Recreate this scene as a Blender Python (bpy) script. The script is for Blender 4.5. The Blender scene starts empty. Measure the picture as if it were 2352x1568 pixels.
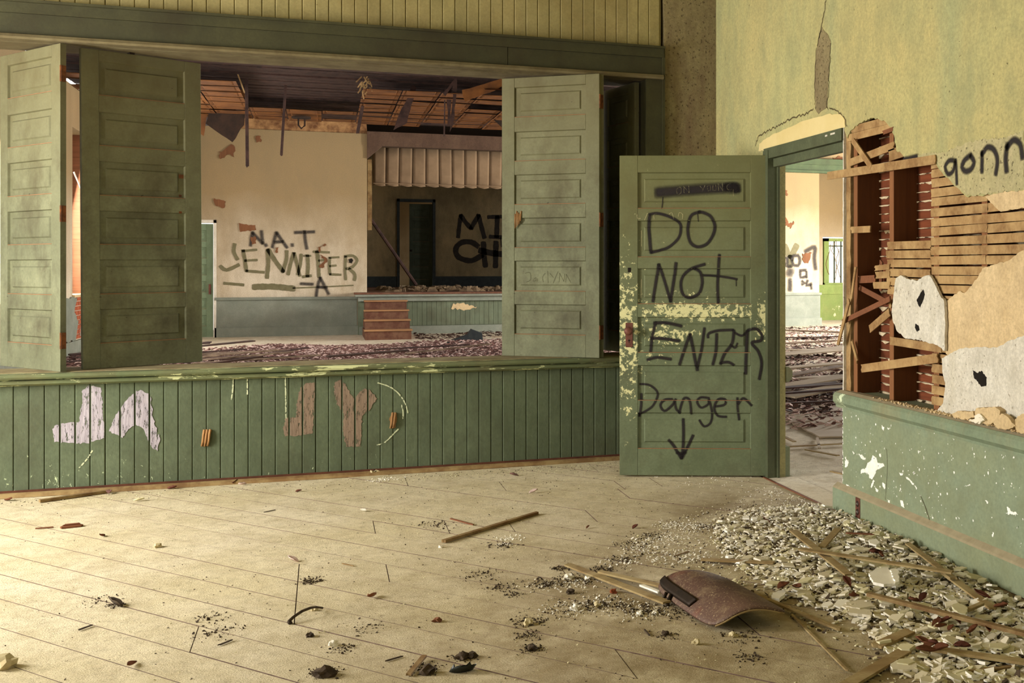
import bpy, bmesh, math, random
from mathutils import Vector, Matrix, noise
from mathutils.geometry import tessellate_polygon

# ---------------------------------------------------------------- camera, sky, lights, exposure
S = bpy.context.scene
COL = S.collection
FPX, X0, HZ, CAMH = 2500.0, 1663.0, 617.0, 1.38      # focal length in px, principal column, horizon row, eye height (m)
YAW = math.atan(918 / 2500)
CY, SY = math.cos(YAW), math.sin(YAW)
cd = bpy.data.cameras.new('camera'); cam = bpy.data.objects.new('camera', cd); COL.objects.link(cam)
cam.location = (0, 0, CAMH); cam.rotation_euler = (math.pi / 2, 0, -YAW)
cd.sensor_width = 36; cd.lens = 36 * FPX / 2352
cd.shift_x = -(X0 - 1176) / 2352; cd.shift_y = -(784 - HZ) / 2352
cd.clip_end = 200
S.camera = cam
S.view_settings.view_transform = 'Standard'; S.view_settings.look = 'None'
S.view_settings.gamma = 1; S.view_settings.use_curve_mapping = False
S.view_settings.exposure = -0.45

w = bpy.data.worlds.new('overcast_sky'); S.world = w; w.use_nodes = True
bg = w.node_tree.nodes['Background']; bg.inputs[0].default_value = (1.0, 0.97, 0.90, 1); bg.inputs[1].default_value = 2.6

def area(name, loc, target, sx, sy, power, col=(1, .95, .86), spread=math.pi):
    l = bpy.data.lights.new(name, 'AREA'); l.shape = 'RECTANGLE'; l.size = sx; l.size_y = sy
    l.energy = power; l.color = col; l.spread = spread
    o = bpy.data.objects.new(name, l); COL.objects.link(o); o.location = loc
    o.rotation_euler = (Vector(target) - Vector(loc)).to_track_quat('-Z', 'Y').to_euler()
    return o
# daylight through the tall windows of the left wall of the near room
area('window_daylight', (-4.45, 5.9, 1.75), (0.5, 5.5, 0.2), 1.3, 2.3, 700, (1, .97, .91))
area('window_daylight', (-4.45, 2.6, 1.9), (1.5, 4.0, 0.8), 1.3, 2.3, 130, (1, .97, .92))
# hall daylight beyond the folding doors; nearer left windows unseen, added to light debris
area('hall_daylight_lamp', (-3.95, 20.1, 2.3), (2.0, 20.1, 1.2), 1.0, 2.5, 340, (1, .97, .94))
area('hall_daylight_lamp', (-3.65, 15.0, 2.3), (1.0, 17.5, 0.5), 1.3, 2.6, 300, (1, .97, .94))
area('hall_daylight_lamp', (-3.65, 10.2, 2.2), (1.0, 14.0, 0.3), 1.3, 2.4, 110, (1, .97, .94))
area('hall_daylight_lamp', (15.8, 19.0, 2.3), (9.0, 18.5, 0.0), 1.5, 2.6, 4900, (1, .96, .90))
area('hall_daylight_lamp', (15.8, 12.0, 2.3), (7.0, 11.5, 0.0), 1.5, 2.6, 1000, (1, .96, .90))
area('hall_daylight_lamp', (7.5, 2.2, 2.2), (4.6, 9.0, 0.4), 1.6, 2.5, 150, (1, .96, .90))
# a weak lamp in the room behind the platform door
area('back_room_daylight', (4.2, 33.6, 2.6), (3.0, 32.6, 2.0), .8, 1.4, 40, (1, .90, .74))

# ---------------------------------------------------------------- survey helpers: a photo pixel meets a real plane
def _d(u, v):
    a = (u - X0) / FPX
    return (a * CY + SY, -a * SY + CY, (HZ - v) / FPX)
def PX(u, v, x):
    d = _d(u, v); k = x / d[0]; return Vector((x, k * d[1], CAMH + k * d[2]))
def PY(u, v, y):
    d = _d(u, v); k = y / d[1]; return Vector((k * d[0], y, CAMH + k * d[2]))
def PZ(u, v, z=0.0):
    d = _d(u, v); k = (z - CAMH) / d[2]; return Vector((k * d[0], k * d[1], z))
def PPL(u, v, p, n):
    d = Vector(_d(u, v)); c = Vector((0, 0, CAMH)); return c + d * ((Vector(p) - c).dot(n) / d.dot(n))

# ---------------------------------------------------------------- mesh helpers
def tagit(o, label=None, cat=None, group=None, kind=None):
    if label: o['label'] = label
    if cat: o['category'] = cat
    if group: o['group'] = group
    if kind: o['kind'] = kind
    return o
def link(o, parent=None):
    COL.objects.link(o)
    if parent is not None: o.parent = parent
    return o
def empty(name, loc, rz=0.0):
    o = bpy.data.objects.new(name, None); o.location = loc; o.rotation_euler = (0, 0, rz); o.empty_display_size = .1
    return link(o)
class MB:
    def __init__(s): s.v = []; s.f = []; s.a = []; s.mi = []
    def add(s, vs, fs):
        b = len(s.v); s.v += [tuple(p) for p in vs]; s.f += [tuple(b + i for i in f) for f in fs]; return s
    def box(s, x0, x1, y0, y1, z0, z1):
        return s.add([(x0,y0,z0),(x1,y0,z0),(x1,y1,z0),(x0,y1,z0),(x0,y0,z1),(x1,y0,z1),(x1,y1,z1),(x0,y1,z1)],
                     [(0,3,2,1),(4,5,6,7),(0,1,5,4),(1,2,6,5),(2,3,7,6),(3,0,4,7)])
    def prism(s, poly, f0, f1):
        """poly: 2-D outline (ccw seen from the f1 side); f0, f1 map (a, b) to the back and front 3-D points"""
        n = len(poly); V = [Vector((p[0], p[1], 0)) for p in poly]
        tri = tessellate_polygon([V])
        a2 = sum(poly[i][0]*poly[(i+1)%n][1]-poly[(i+1)%n][0]*poly[i][1] for i in range(n))
        fs = []
        for t in tri:
            p, q, r = [poly[i] for i in t]
            c = (q[0]-p[0])*(r[1]-p[1])-(q[1]-p[1])*(r[0]-p[0])
            t = tuple(t) if c > 0 else tuple(reversed(t))
            fs.append(tuple(i + n for i in t)); fs.append(tuple(reversed(t)))
        for i in range(n):
            j = (i+1) % n
            fs.append((i, j, j+n, i+n) if a2 > 0 else (j, i, i+n, j+n))
        return s.add([f0(*p) for p in poly] + [f1(*p) for p in poly], fs)
    def sweep(s, prof, A, B, up=Vector((0, 0, 1))):
        """profile points (out, up) swept from A to B; 'out' is right of travel"""
        A = Vector(A); B = Vector(B); t = (B - A).normalized(); o = t.cross(up).normalized(); n = len(prof)
        vs = [A + o*p[0] + up*p[1] for p in prof] + [B + o*p[0] + up*p[1] for p in prof]
        fs = [(i, i+n, (i+1) % n + n, (i+1) % n) for i in range(n)] + [tuple(range(n)), tuple(range(2*n-1, n-1, -1))]
        return s.add(vs, fs)
    def bar(s, A, B, wd, th, nrm=Vector((0, 0, 1)), jag=0.0, rnd=None):
        """flat bar from A to B (centre line of its underside), th along nrm, broken ends when jag > 0"""
        A = Vector(A); B = Vector(B); t = (B - A).normalized(); sd = t.cross(nrm).normalized(); up = sd.cross(t).normalized()
        ks = (-.5, -.2, .15, .5) if jag else (-.5, .5)
        R = rnd or random
        ea = [R.uniform(-jag, jag) for _ in ks]; eb = [R.uniform(-jag, jag) for _ in ks]
        n = len(ks); vs = []
        for h in (0, th):
            for k, e in zip(ks, ea): vs.append(A + t*e + sd*k*wd + up*h)
            for k, e in zip(ks, eb): vs.append(B + t*e + sd*k*wd + up*h)
        fs = []
        for i in range(n-1):
            fs.append((i, n+i, n+i+1, i+1)); fs.append((2*n+i, 2*n+i+1, 3*n+i+1, 3*n+i))
            fs.append((i, i+1, 2*n+i+1, 2*n+i)); fs.append((n+i, 3*n+i, 3*n+i+1, n+i+1))
        fs.append((0, 2*n, 3*n, n)); fs.append((n-1, 2*n-1, 4*n-1, 3*n-1))
        return s.add(vs, fs)
    def tube(s, pts, r, seg=8, r2=None):
        pts = [Vector(p) for p in pts]; m = len(pts); vs = []; up = Vector((0, 0, 1))
        for i, p in enumerate(pts):
            t = (pts[min(i+1, m-1)] - pts[max(i-1, 0)]).normalized()
            a = t.cross(up if abs(t.z) < .9 else Vector((1, 0, 0))).normalized(); b = t.cross(a)
            q = r if r2 is None else r + (r2 - r)*i/(m-1)
            vs += [p + a*math.cos(2*math.pi*k/seg)*q + b*math.sin(2*math.pi*k/seg)*q for k in range(seg)]
        fs = [(i*seg+k, i*seg+(k+1) % seg, (i+1)*seg+(k+1) % seg, (i+1)*seg+k) for i in range(m-1) for k in range(seg)]
        fs += [tuple(range(seg-1, -1, -1)), tuple((m-1)*seg+k for k in range(seg))]
        return s.add(vs, fs)
    def lathe(s, prof, c, ax=Vector((0, 0, 1)), seg=16):
        ax = Vector(ax).normalized(); a = ax.cross(Vector((0, 0, 1)) if abs(ax.z) < .9 else Vector((1, 0, 0))).normalized(); b = ax.cross(a)
        c = Vector(c); vs = []
        for r, h in prof: vs += [c + ax*h + (a*math.cos(2*math.pi*k/seg) + b*math.sin(2*math.pi*k/seg))*r for k in range(seg)]
        m = len(prof)
        fs = [(i*seg+k, i*seg+(k+1) % seg, (i+1)*seg+(k+1) % seg, (i+1)*seg+k) for i in range(m-1) for k in range(seg)]
        fs += [tuple(range(seg-1, -1, -1)), tuple((m-1)*seg+k for k in range(seg))]
        return s.add(vs, fs)
    def obj(s, name, mat, parent=None, smooth=False, fix=True, bevel=0, kind=None):
        me = bpy.data.meshes.new(name); me.from_pydata(s.v, [], s.f)
        if fix:
            bm = bmesh.new(); bm.from_mesh(me); bmesh.ops.recalc_face_normals(bm, faces=bm.faces); bm.to_mesh(me); bm.free()
        if s.a:
            at = me.attributes.new('dens', 'FLOAT', 'POINT')
            for i, x in enumerate(s.a): at.data[i].value = x
        for mm in (mat if isinstance(mat, (list, tuple)) else [mat]): me.materials.append(mm)
        if s.mi: me.polygons.foreach_set('material_index', s.mi)
        if smooth:
            for p in me.polygons: p.use_smooth = True
        o = bpy.data.objects.new(name, me); link(o, parent)
        if bevel:
            b = o.modifiers.new('b', 'BEVEL'); b.width = bevel; b.segments = 1; b.limit_method = 'ANGLE'
        if kind: o['kind'] = kind
        return o
def clip(poly, a, b, c):
    """part of the 2-D polygon where a*x + b*y <= c"""
    out = []; n = len(poly)
    for i in range(n):
        p, q = poly[i], poly[(i+1) % n]; dp = a*p[0]+b*p[1]-c; dq = a*q[0]+b*q[1]-c
        if dp <= 0: out.append(p)
        if dp * dq < 0:
            k = dp/(dp-dq); out.append((p[0]+(q[0]-p[0])*k, p[1]+(q[1]-p[1])*k))
    return out
def jag(poly, step, amp, rnd, keep=None, closed=True):
    out = []; n = len(poly)
    for i in range(n):
        if not closed and i == n-1: out.append(tuple(poly[i][:2])); break
        p, q = poly[i], poly[(i+1) % n]; L = math.hypot(q[0]-p[0], q[1]-p[1]); out.append(tuple(p[:2]))
        if keep and keep(p, q): continue
        m = int(L/step)
        for k in range(1, m+1):
            t = k/(m+1); nx, ny = -(q[1]-p[1])/L, (q[0]-p[0])/L; e = rnd.uniform(-amp, amp)
            out.append((p[0]+(q[0]-p[0])*t+nx*e, p[1]+(q[1]-p[1])*t+ny*e))
    return out

# ---------------------------------------------------------------- materials
def lin(c):
    r = [((x/255)/12.92 if x/255 <= .04045 else ((x/255+.055)/1.055)**2.4) for x in c]; return (r[0], r[1], r[2], 1)
class NM:
    def __init__(s, name):
        s.m = bpy.data.materials.new(name); s.m.use_nodes = True; s.t = s.m.node_tree; s.n = s.t.nodes; s.l = s.t.links
        s.b = s.n['Principled BSDF']; s.out = s.n['Material Output']; s.tc = s.n.new('ShaderNodeTexCoord'); s.co = s.tc.outputs['Object']
        s.b.inputs['Specular IOR Level'].default_value = .25
    def put(s, sock, val):
        if isinstance(val, (int, float, tuple)): sock.default_value = val
        else: s.l.new(val, sock)
    def noise(s, scale, det=4, rough=.55, st=(1, 1, 1), off=0.0, dist=0.0):
        mp = s.n.new('ShaderNodeMapping'); s.l.new(s.co, mp.inputs[0]); mp.inputs['Scale'].default_value = st; mp.inputs['Location'].default_value = (off, off*.7, -off)
        t = s.n.new('ShaderNodeTexNoise'); s.l.new(mp.outputs[0], t.inputs['Vector']); t.inputs['Scale'].default_value = scale
        t.inputs['Detail'].default_value = det; t.inputs['Roughness'].default_value = rough; t.inputs['Distortion'].default_value = dist
        return t.outputs['Fac']
    def voro(s, scale, st=(1, 1, 1), feat='F1', off=0.0):
        mp = s.n.new('ShaderNodeMapping'); s.l.new(s.co, mp.inputs[0]); mp.inputs['Scale'].default_value = st; mp.inputs['Location'].default_value = (off, off, off)
        t = s.n.new('ShaderNodeTexVoronoi'); t.feature = feat; s.l.new(mp.outputs[0], t.inputs['Vector']); t.inputs['Scale'].default_value = scale
        return t.outputs['Distance']
    def rng(s, x, lo, hi, a=0.0, b=1.0):
        r = s.n.new('ShaderNodeMapRange'); s.put(r.inputs[0], x); r.inputs[1].default_value = lo; r.inputs[2].default_value = hi
        r.inputs[3].default_value = a; r.inputs[4].default_value = b; return r.outputs[0]
    def op(s, o, a, b=0.0, c=False):
        m = s.n.new('ShaderNodeMath'); m.operation = o; s.put(m.inputs[0], a); s.put(m.inputs[1], b); m.use_clamp = c; return m.outputs[0]
    def axis(s, i):
        x = s.n.new('ShaderNodeSeparateXYZ'); s.l.new(s.co, x.inputs[0]); return x.outputs[i]
    def region(s, c, r):
        a = s.n.new('ShaderNodeVectorMath'); a.operation = 'SUBTRACT'; s.l.new(s.co, a.inputs[0]); a.inputs[1].default_value = c
        d = s.n.new('ShaderNodeVectorMath'); d.operation = 'DIVIDE'; s.l.new(a.outputs[0], d.inputs[0]); d.inputs[1].default_value = r
        L = s.n.new('ShaderNodeVectorMath'); L.operation = 'LENGTH'; s.l.new(d.outputs[0], L.inputs[0])
        return s.rng(L.outputs['Value'], 1.0, 0.2)
    def mix(s, f, a, b, mode='MIX'):
        m = s.n.new('ShaderNodeMix'); m.data_type = 'RGBA'; m.blend_type = mode; s.put(m.inputs[0], f); s.put(m.inputs[6], a); s.put(m.inputs[7], b); return m.outputs[2]
    def bump(s, h, st=.3, dist=.004, prev=None):
        b = s.n.new('ShaderNodeBump'); b.inputs['Strength'].default_value = st; b.inputs['Distance'].default_value = dist; s.l.new(h, b.inputs['Height'])
        if prev: s.l.new(prev, b.inputs['Normal'])
        return b.outputs[0]
    def done(s, col, rough=.8, nrm=None, alpha=None):
        s.put(s.b.inputs['Base Color'], col); s.put(s.b.inputs['Roughness'], rough)
        if nrm: s.l.new(nrm, s.b.inputs['Normal'])
        if alpha: s.l.new(alpha, s.b.inputs['Alpha'])
        return s.m

def paint(name, a, b, grime=(60, 50, 35), ga=.5, chip=None, cs=18, ct=.66, regions=(), st=(1, 1, 1), top=None, bump=.25, gsc=2.2, dark=None):
    """old wall or joinery paint: two tones, grime clouds, flaked spots that show the coat below"""
    k = NM(name); c = k.mix(k.rng(k.noise(3.0, 5, .6), .35, .65), lin(a), lin(b))
    oi = k.n.new('ShaderNodeObjectInfo'); c = k.mix(k.rng(oi.outputs['Random'], 0, 1, 0, .22), c, lin(tuple(int(x*.72) for x in b)))
    fine = k.noise(60, 4, .7, st)
    c = k.mix(k.rng(fine, .35, .7, 0, .38), c, lin(tuple(int(x*.62) for x in a)))
    c = k.mix(k.rng(k.noise(7, 6, .7, st, 21), .38, .66, .0, .35), c, lin(tuple(int(x*.74) for x in b)))
    g = k.rng(k.noise(gsc, 6, .65, (1, 1, .7), 5), .48, .78, 0, ga); c = k.mix(g, c, lin(grime))
    if top:                                             # warm light from above painted in: coat browner above a height
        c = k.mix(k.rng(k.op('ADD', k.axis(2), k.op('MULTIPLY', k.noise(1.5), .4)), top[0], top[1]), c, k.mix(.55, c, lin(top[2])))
    h = k.noise(26, 5, .6, st)
    if chip:
        n = k.noise(cs, 7, .72, st, 9, .3); tot = None
        base = k.op('SUBTRACT', n, ct)
        for (rc, rr, am) in regions:
            r = k.op('MULTIPLY', k.region(rc, rr), am); tot = r if tot is None else k.op('MAXIMUM', tot, r)
        if tot is not None: base = k.op('ADD', base, tot)
        m = k.rng(base, 0, .012); c = k.mix(m, c, k.mix(k.rng(fine, .3, .7, 0, .5), lin(chip), lin(tuple(int(x*.85) for x in chip))))
        h = k.op('SUBTRACT', h, k.op('MULTIPLY', m, .9))
    if dark:                                            # dark specks and fly marks
        d = k.rng(k.noise(dark[0], 3, .6, st, 14), dark[1], dark[1]+.03); c = k.mix(k.op('MULTIPLY', d, .8), c, lin(dark[2]))
    return k.done(c, .72, k.bump(h, bump, .004))

def woodm(name, a, b, knot=None, st=(2, 30, 30), rough=.85, bump=.4, dust=None, sc=1.6):
    k = NM(name); g = k.noise(sc, 8, .65, st, 0, .6)
    oi = k.n.new('ShaderNodeObjectInfo')
    c = k.mix(k.rng(g, .3, .7), lin(a), lin(b)); c = k.mix(k.rng(k.noise(1.1, 3), .35, .7, 0, .45), c, lin(tuple(int(x*.62) for x in a)))
    c = k.mix(k.rng(oi.outputs['Random'], 0, 1, 0, .35), c, lin(tuple(int(x*.7) for x in b)))
    if knot: c = k.mix(k.rng(k.voro(3.2, (1, 3, 1)), .16, .05), c, lin(knot))
    if dust: c = k.mix(k.rng(k.noise(7, 6, .7), .4, .62, 0, .8), c, lin(dust))
    return k.done(c, rough, k.bump(g, bump, .003))
def plain(name, a, b, rough=.8, sc=12, bump=.2, metal=0, det=5):
    k = NM(name); n = k.noise(sc, det, .65); c = k.mix(k.rng(n, .35, .65), lin(a), lin(b)); k.b.inputs['Metallic'].default_value = metal
    return k.done(c, rough, k.bump(n, bump, .003))

def plasterm(name, a, b, c3, st=(1, 1, 1), specks=(60, 45, 30), sp=.68, dscale=1.0, crack=False, bump=.5, zz=None):
    k = NM(name); c = k.mix(k.rng(k.noise(.9*dscale, 5, .6), .38, .62), lin(a), lin(b))
    c = k.mix(k.rng(k.noise(1.7*dscale, 6, .65, (1, 1, .25), 3), .5, .7, 0, .75), c, lin(c3))
    if zz: c = k.mix(k.rng(k.op('ADD', k.axis(2), k.op('MULTIPLY', k.noise(1.1), .8)), zz[0], zz[1]), c, lin(zz[2]))
    f = k.noise(60, 6, .8); c = k.mix(k.rng(f, .36, .62, .42, 0), c, lin(tuple(int(x*.62) for x in c3)))
    c = k.mix(k.rng(k.noise(5*dscale, 6, .7, (1, 1, .5), 31), .42, .66, 0, .45), c, lin(tuple(int(x*.8) for x in c3)))
    s1 = k.rng(k.noise(48, 3, .6, (1, 1, 1), 8), sp, sp+.04)
    c = k.mix(k.op('MULTIPLY', s1, .6), c, lin(specks)); h = k.op('SUBTRACT', f, s1)
    if crack == 2:
        v = k.rng(k.voro(.55, (1, 1, 1), 'DISTANCE_TO_EDGE', 3.3), .0, .004, 1, 0)
        v = k.op('MULTIPLY', v, k.rng(k.noise(.8, 2), .5, .55)); c = k.mix(k.op('MULTIPLY', v, .7), c, lin((70, 60, 45))); h = k.op('SUBTRACT', h, v)
    return k.done(c, .92, k.bump(h, bump, .006))

def dustfloor(name, a, b, wood, falloff, seam=True):
    k = NM(name); c = k.mix(k.rng(k.noise(1.3, 6, .6), .36, .64), lin(a), lin(b))
    c = k.mix(k.rng(k.noise(4.5, 7, .75, (1, 1, 1), 4), .44, .68, 0, .75), c, lin(wood)); c = k.mix(k.rng(k.noise(17, 7, .75, (1, 1, 1), 44), .5, .7, 0, .55), c, lin(tuple(int(x*.78) for x in wood)))
    gr = k.noise(150, 4, .7); c = k.mix(k.rng(gr, .52, .75, 0, .55), c, lin(tuple(int(x*.62) for x in wood)))
    # darker, sandier dust at the bottom right: window light falloff painted in
    r = k.op('MAXIMUM', k.region((1.9, 3.6, 0), (2.6, 2.8, 9)), k.region((2.4, 5.4, 0), (1.1, 1.3, 9)))
    c = k.mix(k.op('MULTIPLY', k.op('MULTIPLY', r, 1.5, True), k.rng(k.noise(3, 6, .7, (1, 1, 1), 7), .28, .6, .15, .9)), c, lin(falloff))
    sp = k.rng(k.noise(44, 5, .75, (1, 1, 1), 6), .62, .66); c = k.mix(k.op('MULTIPLY', sp, .7), c, lin((70, 58, 40)))
    h = k.op('ADD', k.op('MULTIPLY', gr, .45), k.noise(9, 8, .75)); return k.done(c, .95, k.bump(h, .75, .012))

GREEN = (104, 134, 102)
m_knee = paint('green_board_paint', (98, 108, 83), (86, 96, 72), (60, 58, 40), .7, (188, 200, 158), 34, .71,
               (((-1.6, 7.6, .05), (1.6, .6, .28), .10), ((.3, 7.6, .02), (2.6, .6, .16), .06)), (1, 1, .6), bump=.6)
m_trimg = paint('green_trim_paint', (88, 94, 68), (76, 82, 58), (52, 46, 30), .6, None, bump=.3)
m_sill = paint('worn_sill_paint', (118, 122, 84), (98, 110, 76), (90, 74, 50), .8, (196, 200, 150), 16, .56, (), (.25, 1, 1))
m_sillwood = woodm('dusty_sill_wood', (120, 104, 72), (140, 124, 90), st=(.6, 20, 20), dust=(150, 140, 104))
m_head = paint('dim_green_header_paint', (70, 68, 42), (58, 56, 34), (42, 32, 18), .9, None, bump=.3, gsc=1.4)
m_yboard = paint('cream_yellow_board_paint', (170, 156, 106), (152, 140, 92), (118, 98, 58), .8, None, bump=.3, gsc=1.6, dark=(30, .72, (80, 60, 30)))
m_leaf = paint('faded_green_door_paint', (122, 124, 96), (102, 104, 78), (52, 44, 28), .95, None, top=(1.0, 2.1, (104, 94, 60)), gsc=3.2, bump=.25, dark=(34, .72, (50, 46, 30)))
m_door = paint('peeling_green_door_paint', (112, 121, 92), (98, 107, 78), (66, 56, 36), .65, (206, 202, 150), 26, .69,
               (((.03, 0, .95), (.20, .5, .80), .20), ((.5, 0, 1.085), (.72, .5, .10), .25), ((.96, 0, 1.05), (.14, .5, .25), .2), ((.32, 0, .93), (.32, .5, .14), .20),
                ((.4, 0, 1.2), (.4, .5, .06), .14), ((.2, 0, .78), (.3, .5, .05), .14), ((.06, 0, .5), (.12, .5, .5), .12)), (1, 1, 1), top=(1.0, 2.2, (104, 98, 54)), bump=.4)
m_plaster = plasterm('yellow_green_plaster', (184, 178, 124), (190, 176, 120), (164, 168, 124), crack=False, sp=.70, dscale=1.3, bump=.8)
m_plaster_c = plasterm('rough_corner_plaster', (142, 130, 94), (150, 136, 98), (120, 98, 74), sp=.62, dscale=2.2, bump=.9)
m_peel = plasterm('peeled_pinkish_plaster', (192, 180, 140), (194, 182, 136), (182, 176, 128), sp=.64, dscale=3, bump=1.0)
m_tan = plasterm('tan_undercoat_plaster', (208, 182, 138), (214, 190, 150), (196, 168, 124), sp=.72, dscale=1.6, bump=.15)
m_white = plasterm('white_gritty_plaster', (226, 218, 202), (230, 224, 210), (214, 204, 180), specks=(150, 136, 112), sp=.66, dscale=2.5, bump=.9)
m_cream = plain('cream_patch_plaster', (208, 190, 138), (198, 178, 122), .9, 3, .1)
m_wains = paint('green_wainscot_paint', (138, 152, 127), (142, 150, 117), (120, 120, 86), .6, (236, 238, 226), 30, .735, (), bump=.12, dark=(42, .74, (60, 70, 50)))
m_capr = paint('green_cap_paint', (134, 148, 120), (120, 134, 108), (138, 120, 84), .7, (206, 218, 184), 16, .70, (((2.7, 5.5, .66), (.1, .25, .1), .12),))
m_dusttrim = plain('tan_dust_on_ledge', (158, 146, 118), (142, 130, 104), .95, 14, .3)
m_black = plain('black_gap', (26, 20, 14), (18, 14, 10), .95)
m_lath = woodm('old_pine_lath', (164, 128, 84), (132, 98, 60), st=(1.5, 22, 22), bump=.5, dust=(176, 146, 100))
m_lathf = woodm('dusty_floor_lath', (158, 132, 86), (134, 106, 66), st=(1.5, 22, 22), bump=.5, dust=(164, 146, 104))
m_red = woodm('reddish_broken_wood', (142, 90, 60), (108, 66, 42), st=(1.5, 22, 22))
m_stud = woodm('dark_brown_stud', (112, 66, 30), (88, 50, 22), (30, 20, 12), st=(14, 14, 1.1), sc=2)
m_studf = woodm('lath_marked_stud_face', (158, 106, 66), (130, 84, 52), st=(20, 20, 1.6), sc=2)
m_lback = woodm('rust_brown_lath_back', (132, 68, 38), (98, 50, 28), st=(1.2, 1.4, 20), sc=3)
m_keys = plain('white_plaster_key', (206, 190, 160), (186, 166, 134), .9, 40, .5)
m_plank = dustfloor('dusty_floor_plank', (220, 207, 178), (212, 198, 162), (182, 166, 130), (134, 116, 82))
m_sub = plain('pinkish_seam_dirt', (120, 96, 84), (84, 64, 52), .95, 20)
m_floorb = dustfloor('hall_floor_dust', (228, 220, 200), (214, 202, 176), (180, 162, 132), (190, 174, 140))
m_moldw = woodm('brown_floor_moulding', (134, 104, 66), (112, 82, 50), st=(.6, 24, 24), dust=(150, 128, 86))
m_redgap = plain('dark_red_brown_base_strip', (96, 56, 38), (74, 42, 28), .9)
m_spray = None
m_rust = plain('rusty_hinge_metal', (120, 72, 36), (70, 44, 26), .7, 30, .4, .4)
m_iron = plain('dark_iron_hinge', (48, 36, 26), (34, 26, 18), .6, 30, .3, .5)
m_plate = plain('brown_metal_lock_plate', (112, 70, 56), (84, 50, 42), .55, 18, .2, .3)
m_hplaster = plasterm('hall_tan_plaster', (200, 184, 156), (214, 202, 180), (160, 140, 106), specks=(120, 95, 60), sp=.72, dscale=.45, bump=.2, zz=(1.6, 3.3, (150, 128, 92)))
m_hwains = paint('hall_grey_green_wainscot', (142, 146, 132), (126, 132, 118), (96, 94, 76), .6, None, bump=.1, gsc=1.0)
m_hgreen = paint('bright_green_wainscot', (140, 158, 88), (130, 150, 80), (150, 140, 90), .4, (210, 206, 160), 2.2, .62, (), (1, 1, .5), bump=.1)
m_beam = paint('dark_green_beam_paint', (78, 92, 60), (66, 80, 52), (46, 40, 26), .6)
m_prosc = plasterm('brown_proscenium_board', (98, 76, 60), (88, 66, 52), (74, 54, 42), sp=.6, dscale=1.2)
m_curt = plain('faded_brown_curtain', (126, 104, 80), (110, 90, 68), .95, 3, .1)
m_dark = plasterm('stained_platform_wall', (164, 144, 108), (136, 122, 92), (104, 94, 74), sp=.66, dscale=.7)
m_navy = plain('dark_blue_grey_base', (52, 58, 58), (42, 46, 48), .8)
m_apron = paint('platform_apron_green', (112, 122, 98), (98, 106, 84), (70, 62, 44), .7, None, st=(1, 1, .1))
m_step = woodm('red_brown_step_wood', (106, 66, 48), (84, 50, 36), st=(1, 20, 20), dust=(110, 80, 60))
m_tread = woodm('worn_step_edge', (176, 134, 92), (150, 108, 70), st=(1, 20, 20))
m_tin = plain('rusted_ceiling_tin', (122, 76, 34), (82, 50, 26), .8, 3.5, .6, 0, 8)
m_tind = plain('dark_rusty_tin', (50, 34, 24), (30, 21, 15), .95, 6, .4, 0)
m_joist = woodm('purple_brown_ceiling_board', (62, 44, 40), (44, 30, 27), st=(.8, 20, 20), dust=(76, 54, 46))
m_deck = plain('dark_roof_deck', (44, 30, 24), (30, 20, 16), .95, 3)
m_dleaf = plain('brown_dead_leaf', (112, 66, 42), (76, 44, 30), .85, 20)
m_rleaf = plain('dark_red_leaf', (96, 52, 38), (70, 38, 28), .8, 20)
m_glass = NM('old_window_glass')
m_glass.b.inputs['Transmission Weight'].default_value = 1; m_glass.b.inputs['IOR'].default_value = 1.02
m_glass = m_glass.done(lin((240, 244, 236)), .02)

# ---------------------------------------------------------------- paint strokes: thin ribbons lying on a surface
def strokemat(name, col, col2, edge=.5, nsc=90, brk=.25, amax=1.0):
    k = NM(name); at = k.n.new('ShaderNodeAttribute'); at.attribute_name = 'dens'
    n = k.noise(nsc, 5, .7); a = k.op('ADD', at.outputs['Fac'], k.op('MULTIPLY', k.op('SUBTRACT', n, .5), brk))
    a = k.rng(a, .5-edge, .5+edge, 0, amax)
    z = k.op('GREATER_THAN', at.outputs['Fac'], .02); a = k.op('MULTIPLY', a, z)
    return k.done(k.mix(k.rng(k.noise(12), .3, .7), lin(col), lin(col2)), .75, None, a)
m_spray = strokemat('black_spray_paint', (30, 24, 26), (38, 32, 30), .42, 90, .3, .93)
m_spray_soft = strokemat('thin_black_spray', (44, 40, 40), (56, 50, 46), .5, 30, .6, .8)
m_brush = strokemat('olive_brush_paint', (112, 106, 78), (98, 92, 64), .12, 14, .9, .95)
m_brushd = strokemat('black_brush_paint', (34, 28, 24), (48, 42, 36), .12, 10, .7, .95)
m_scratch = strokemat('pale_scratch', (196, 186, 140), (176, 166, 124), .3, 120, 1.2, .45)
m_scratchd = strokemat('dark_scratch', (78, 78, 52), (90, 88, 60), .3, 120, 1.0, .55)
m_crack = strokemat('dark_crack', (58, 44, 26), (84, 66, 42), .2, 34, 3.2, .7)

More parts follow.
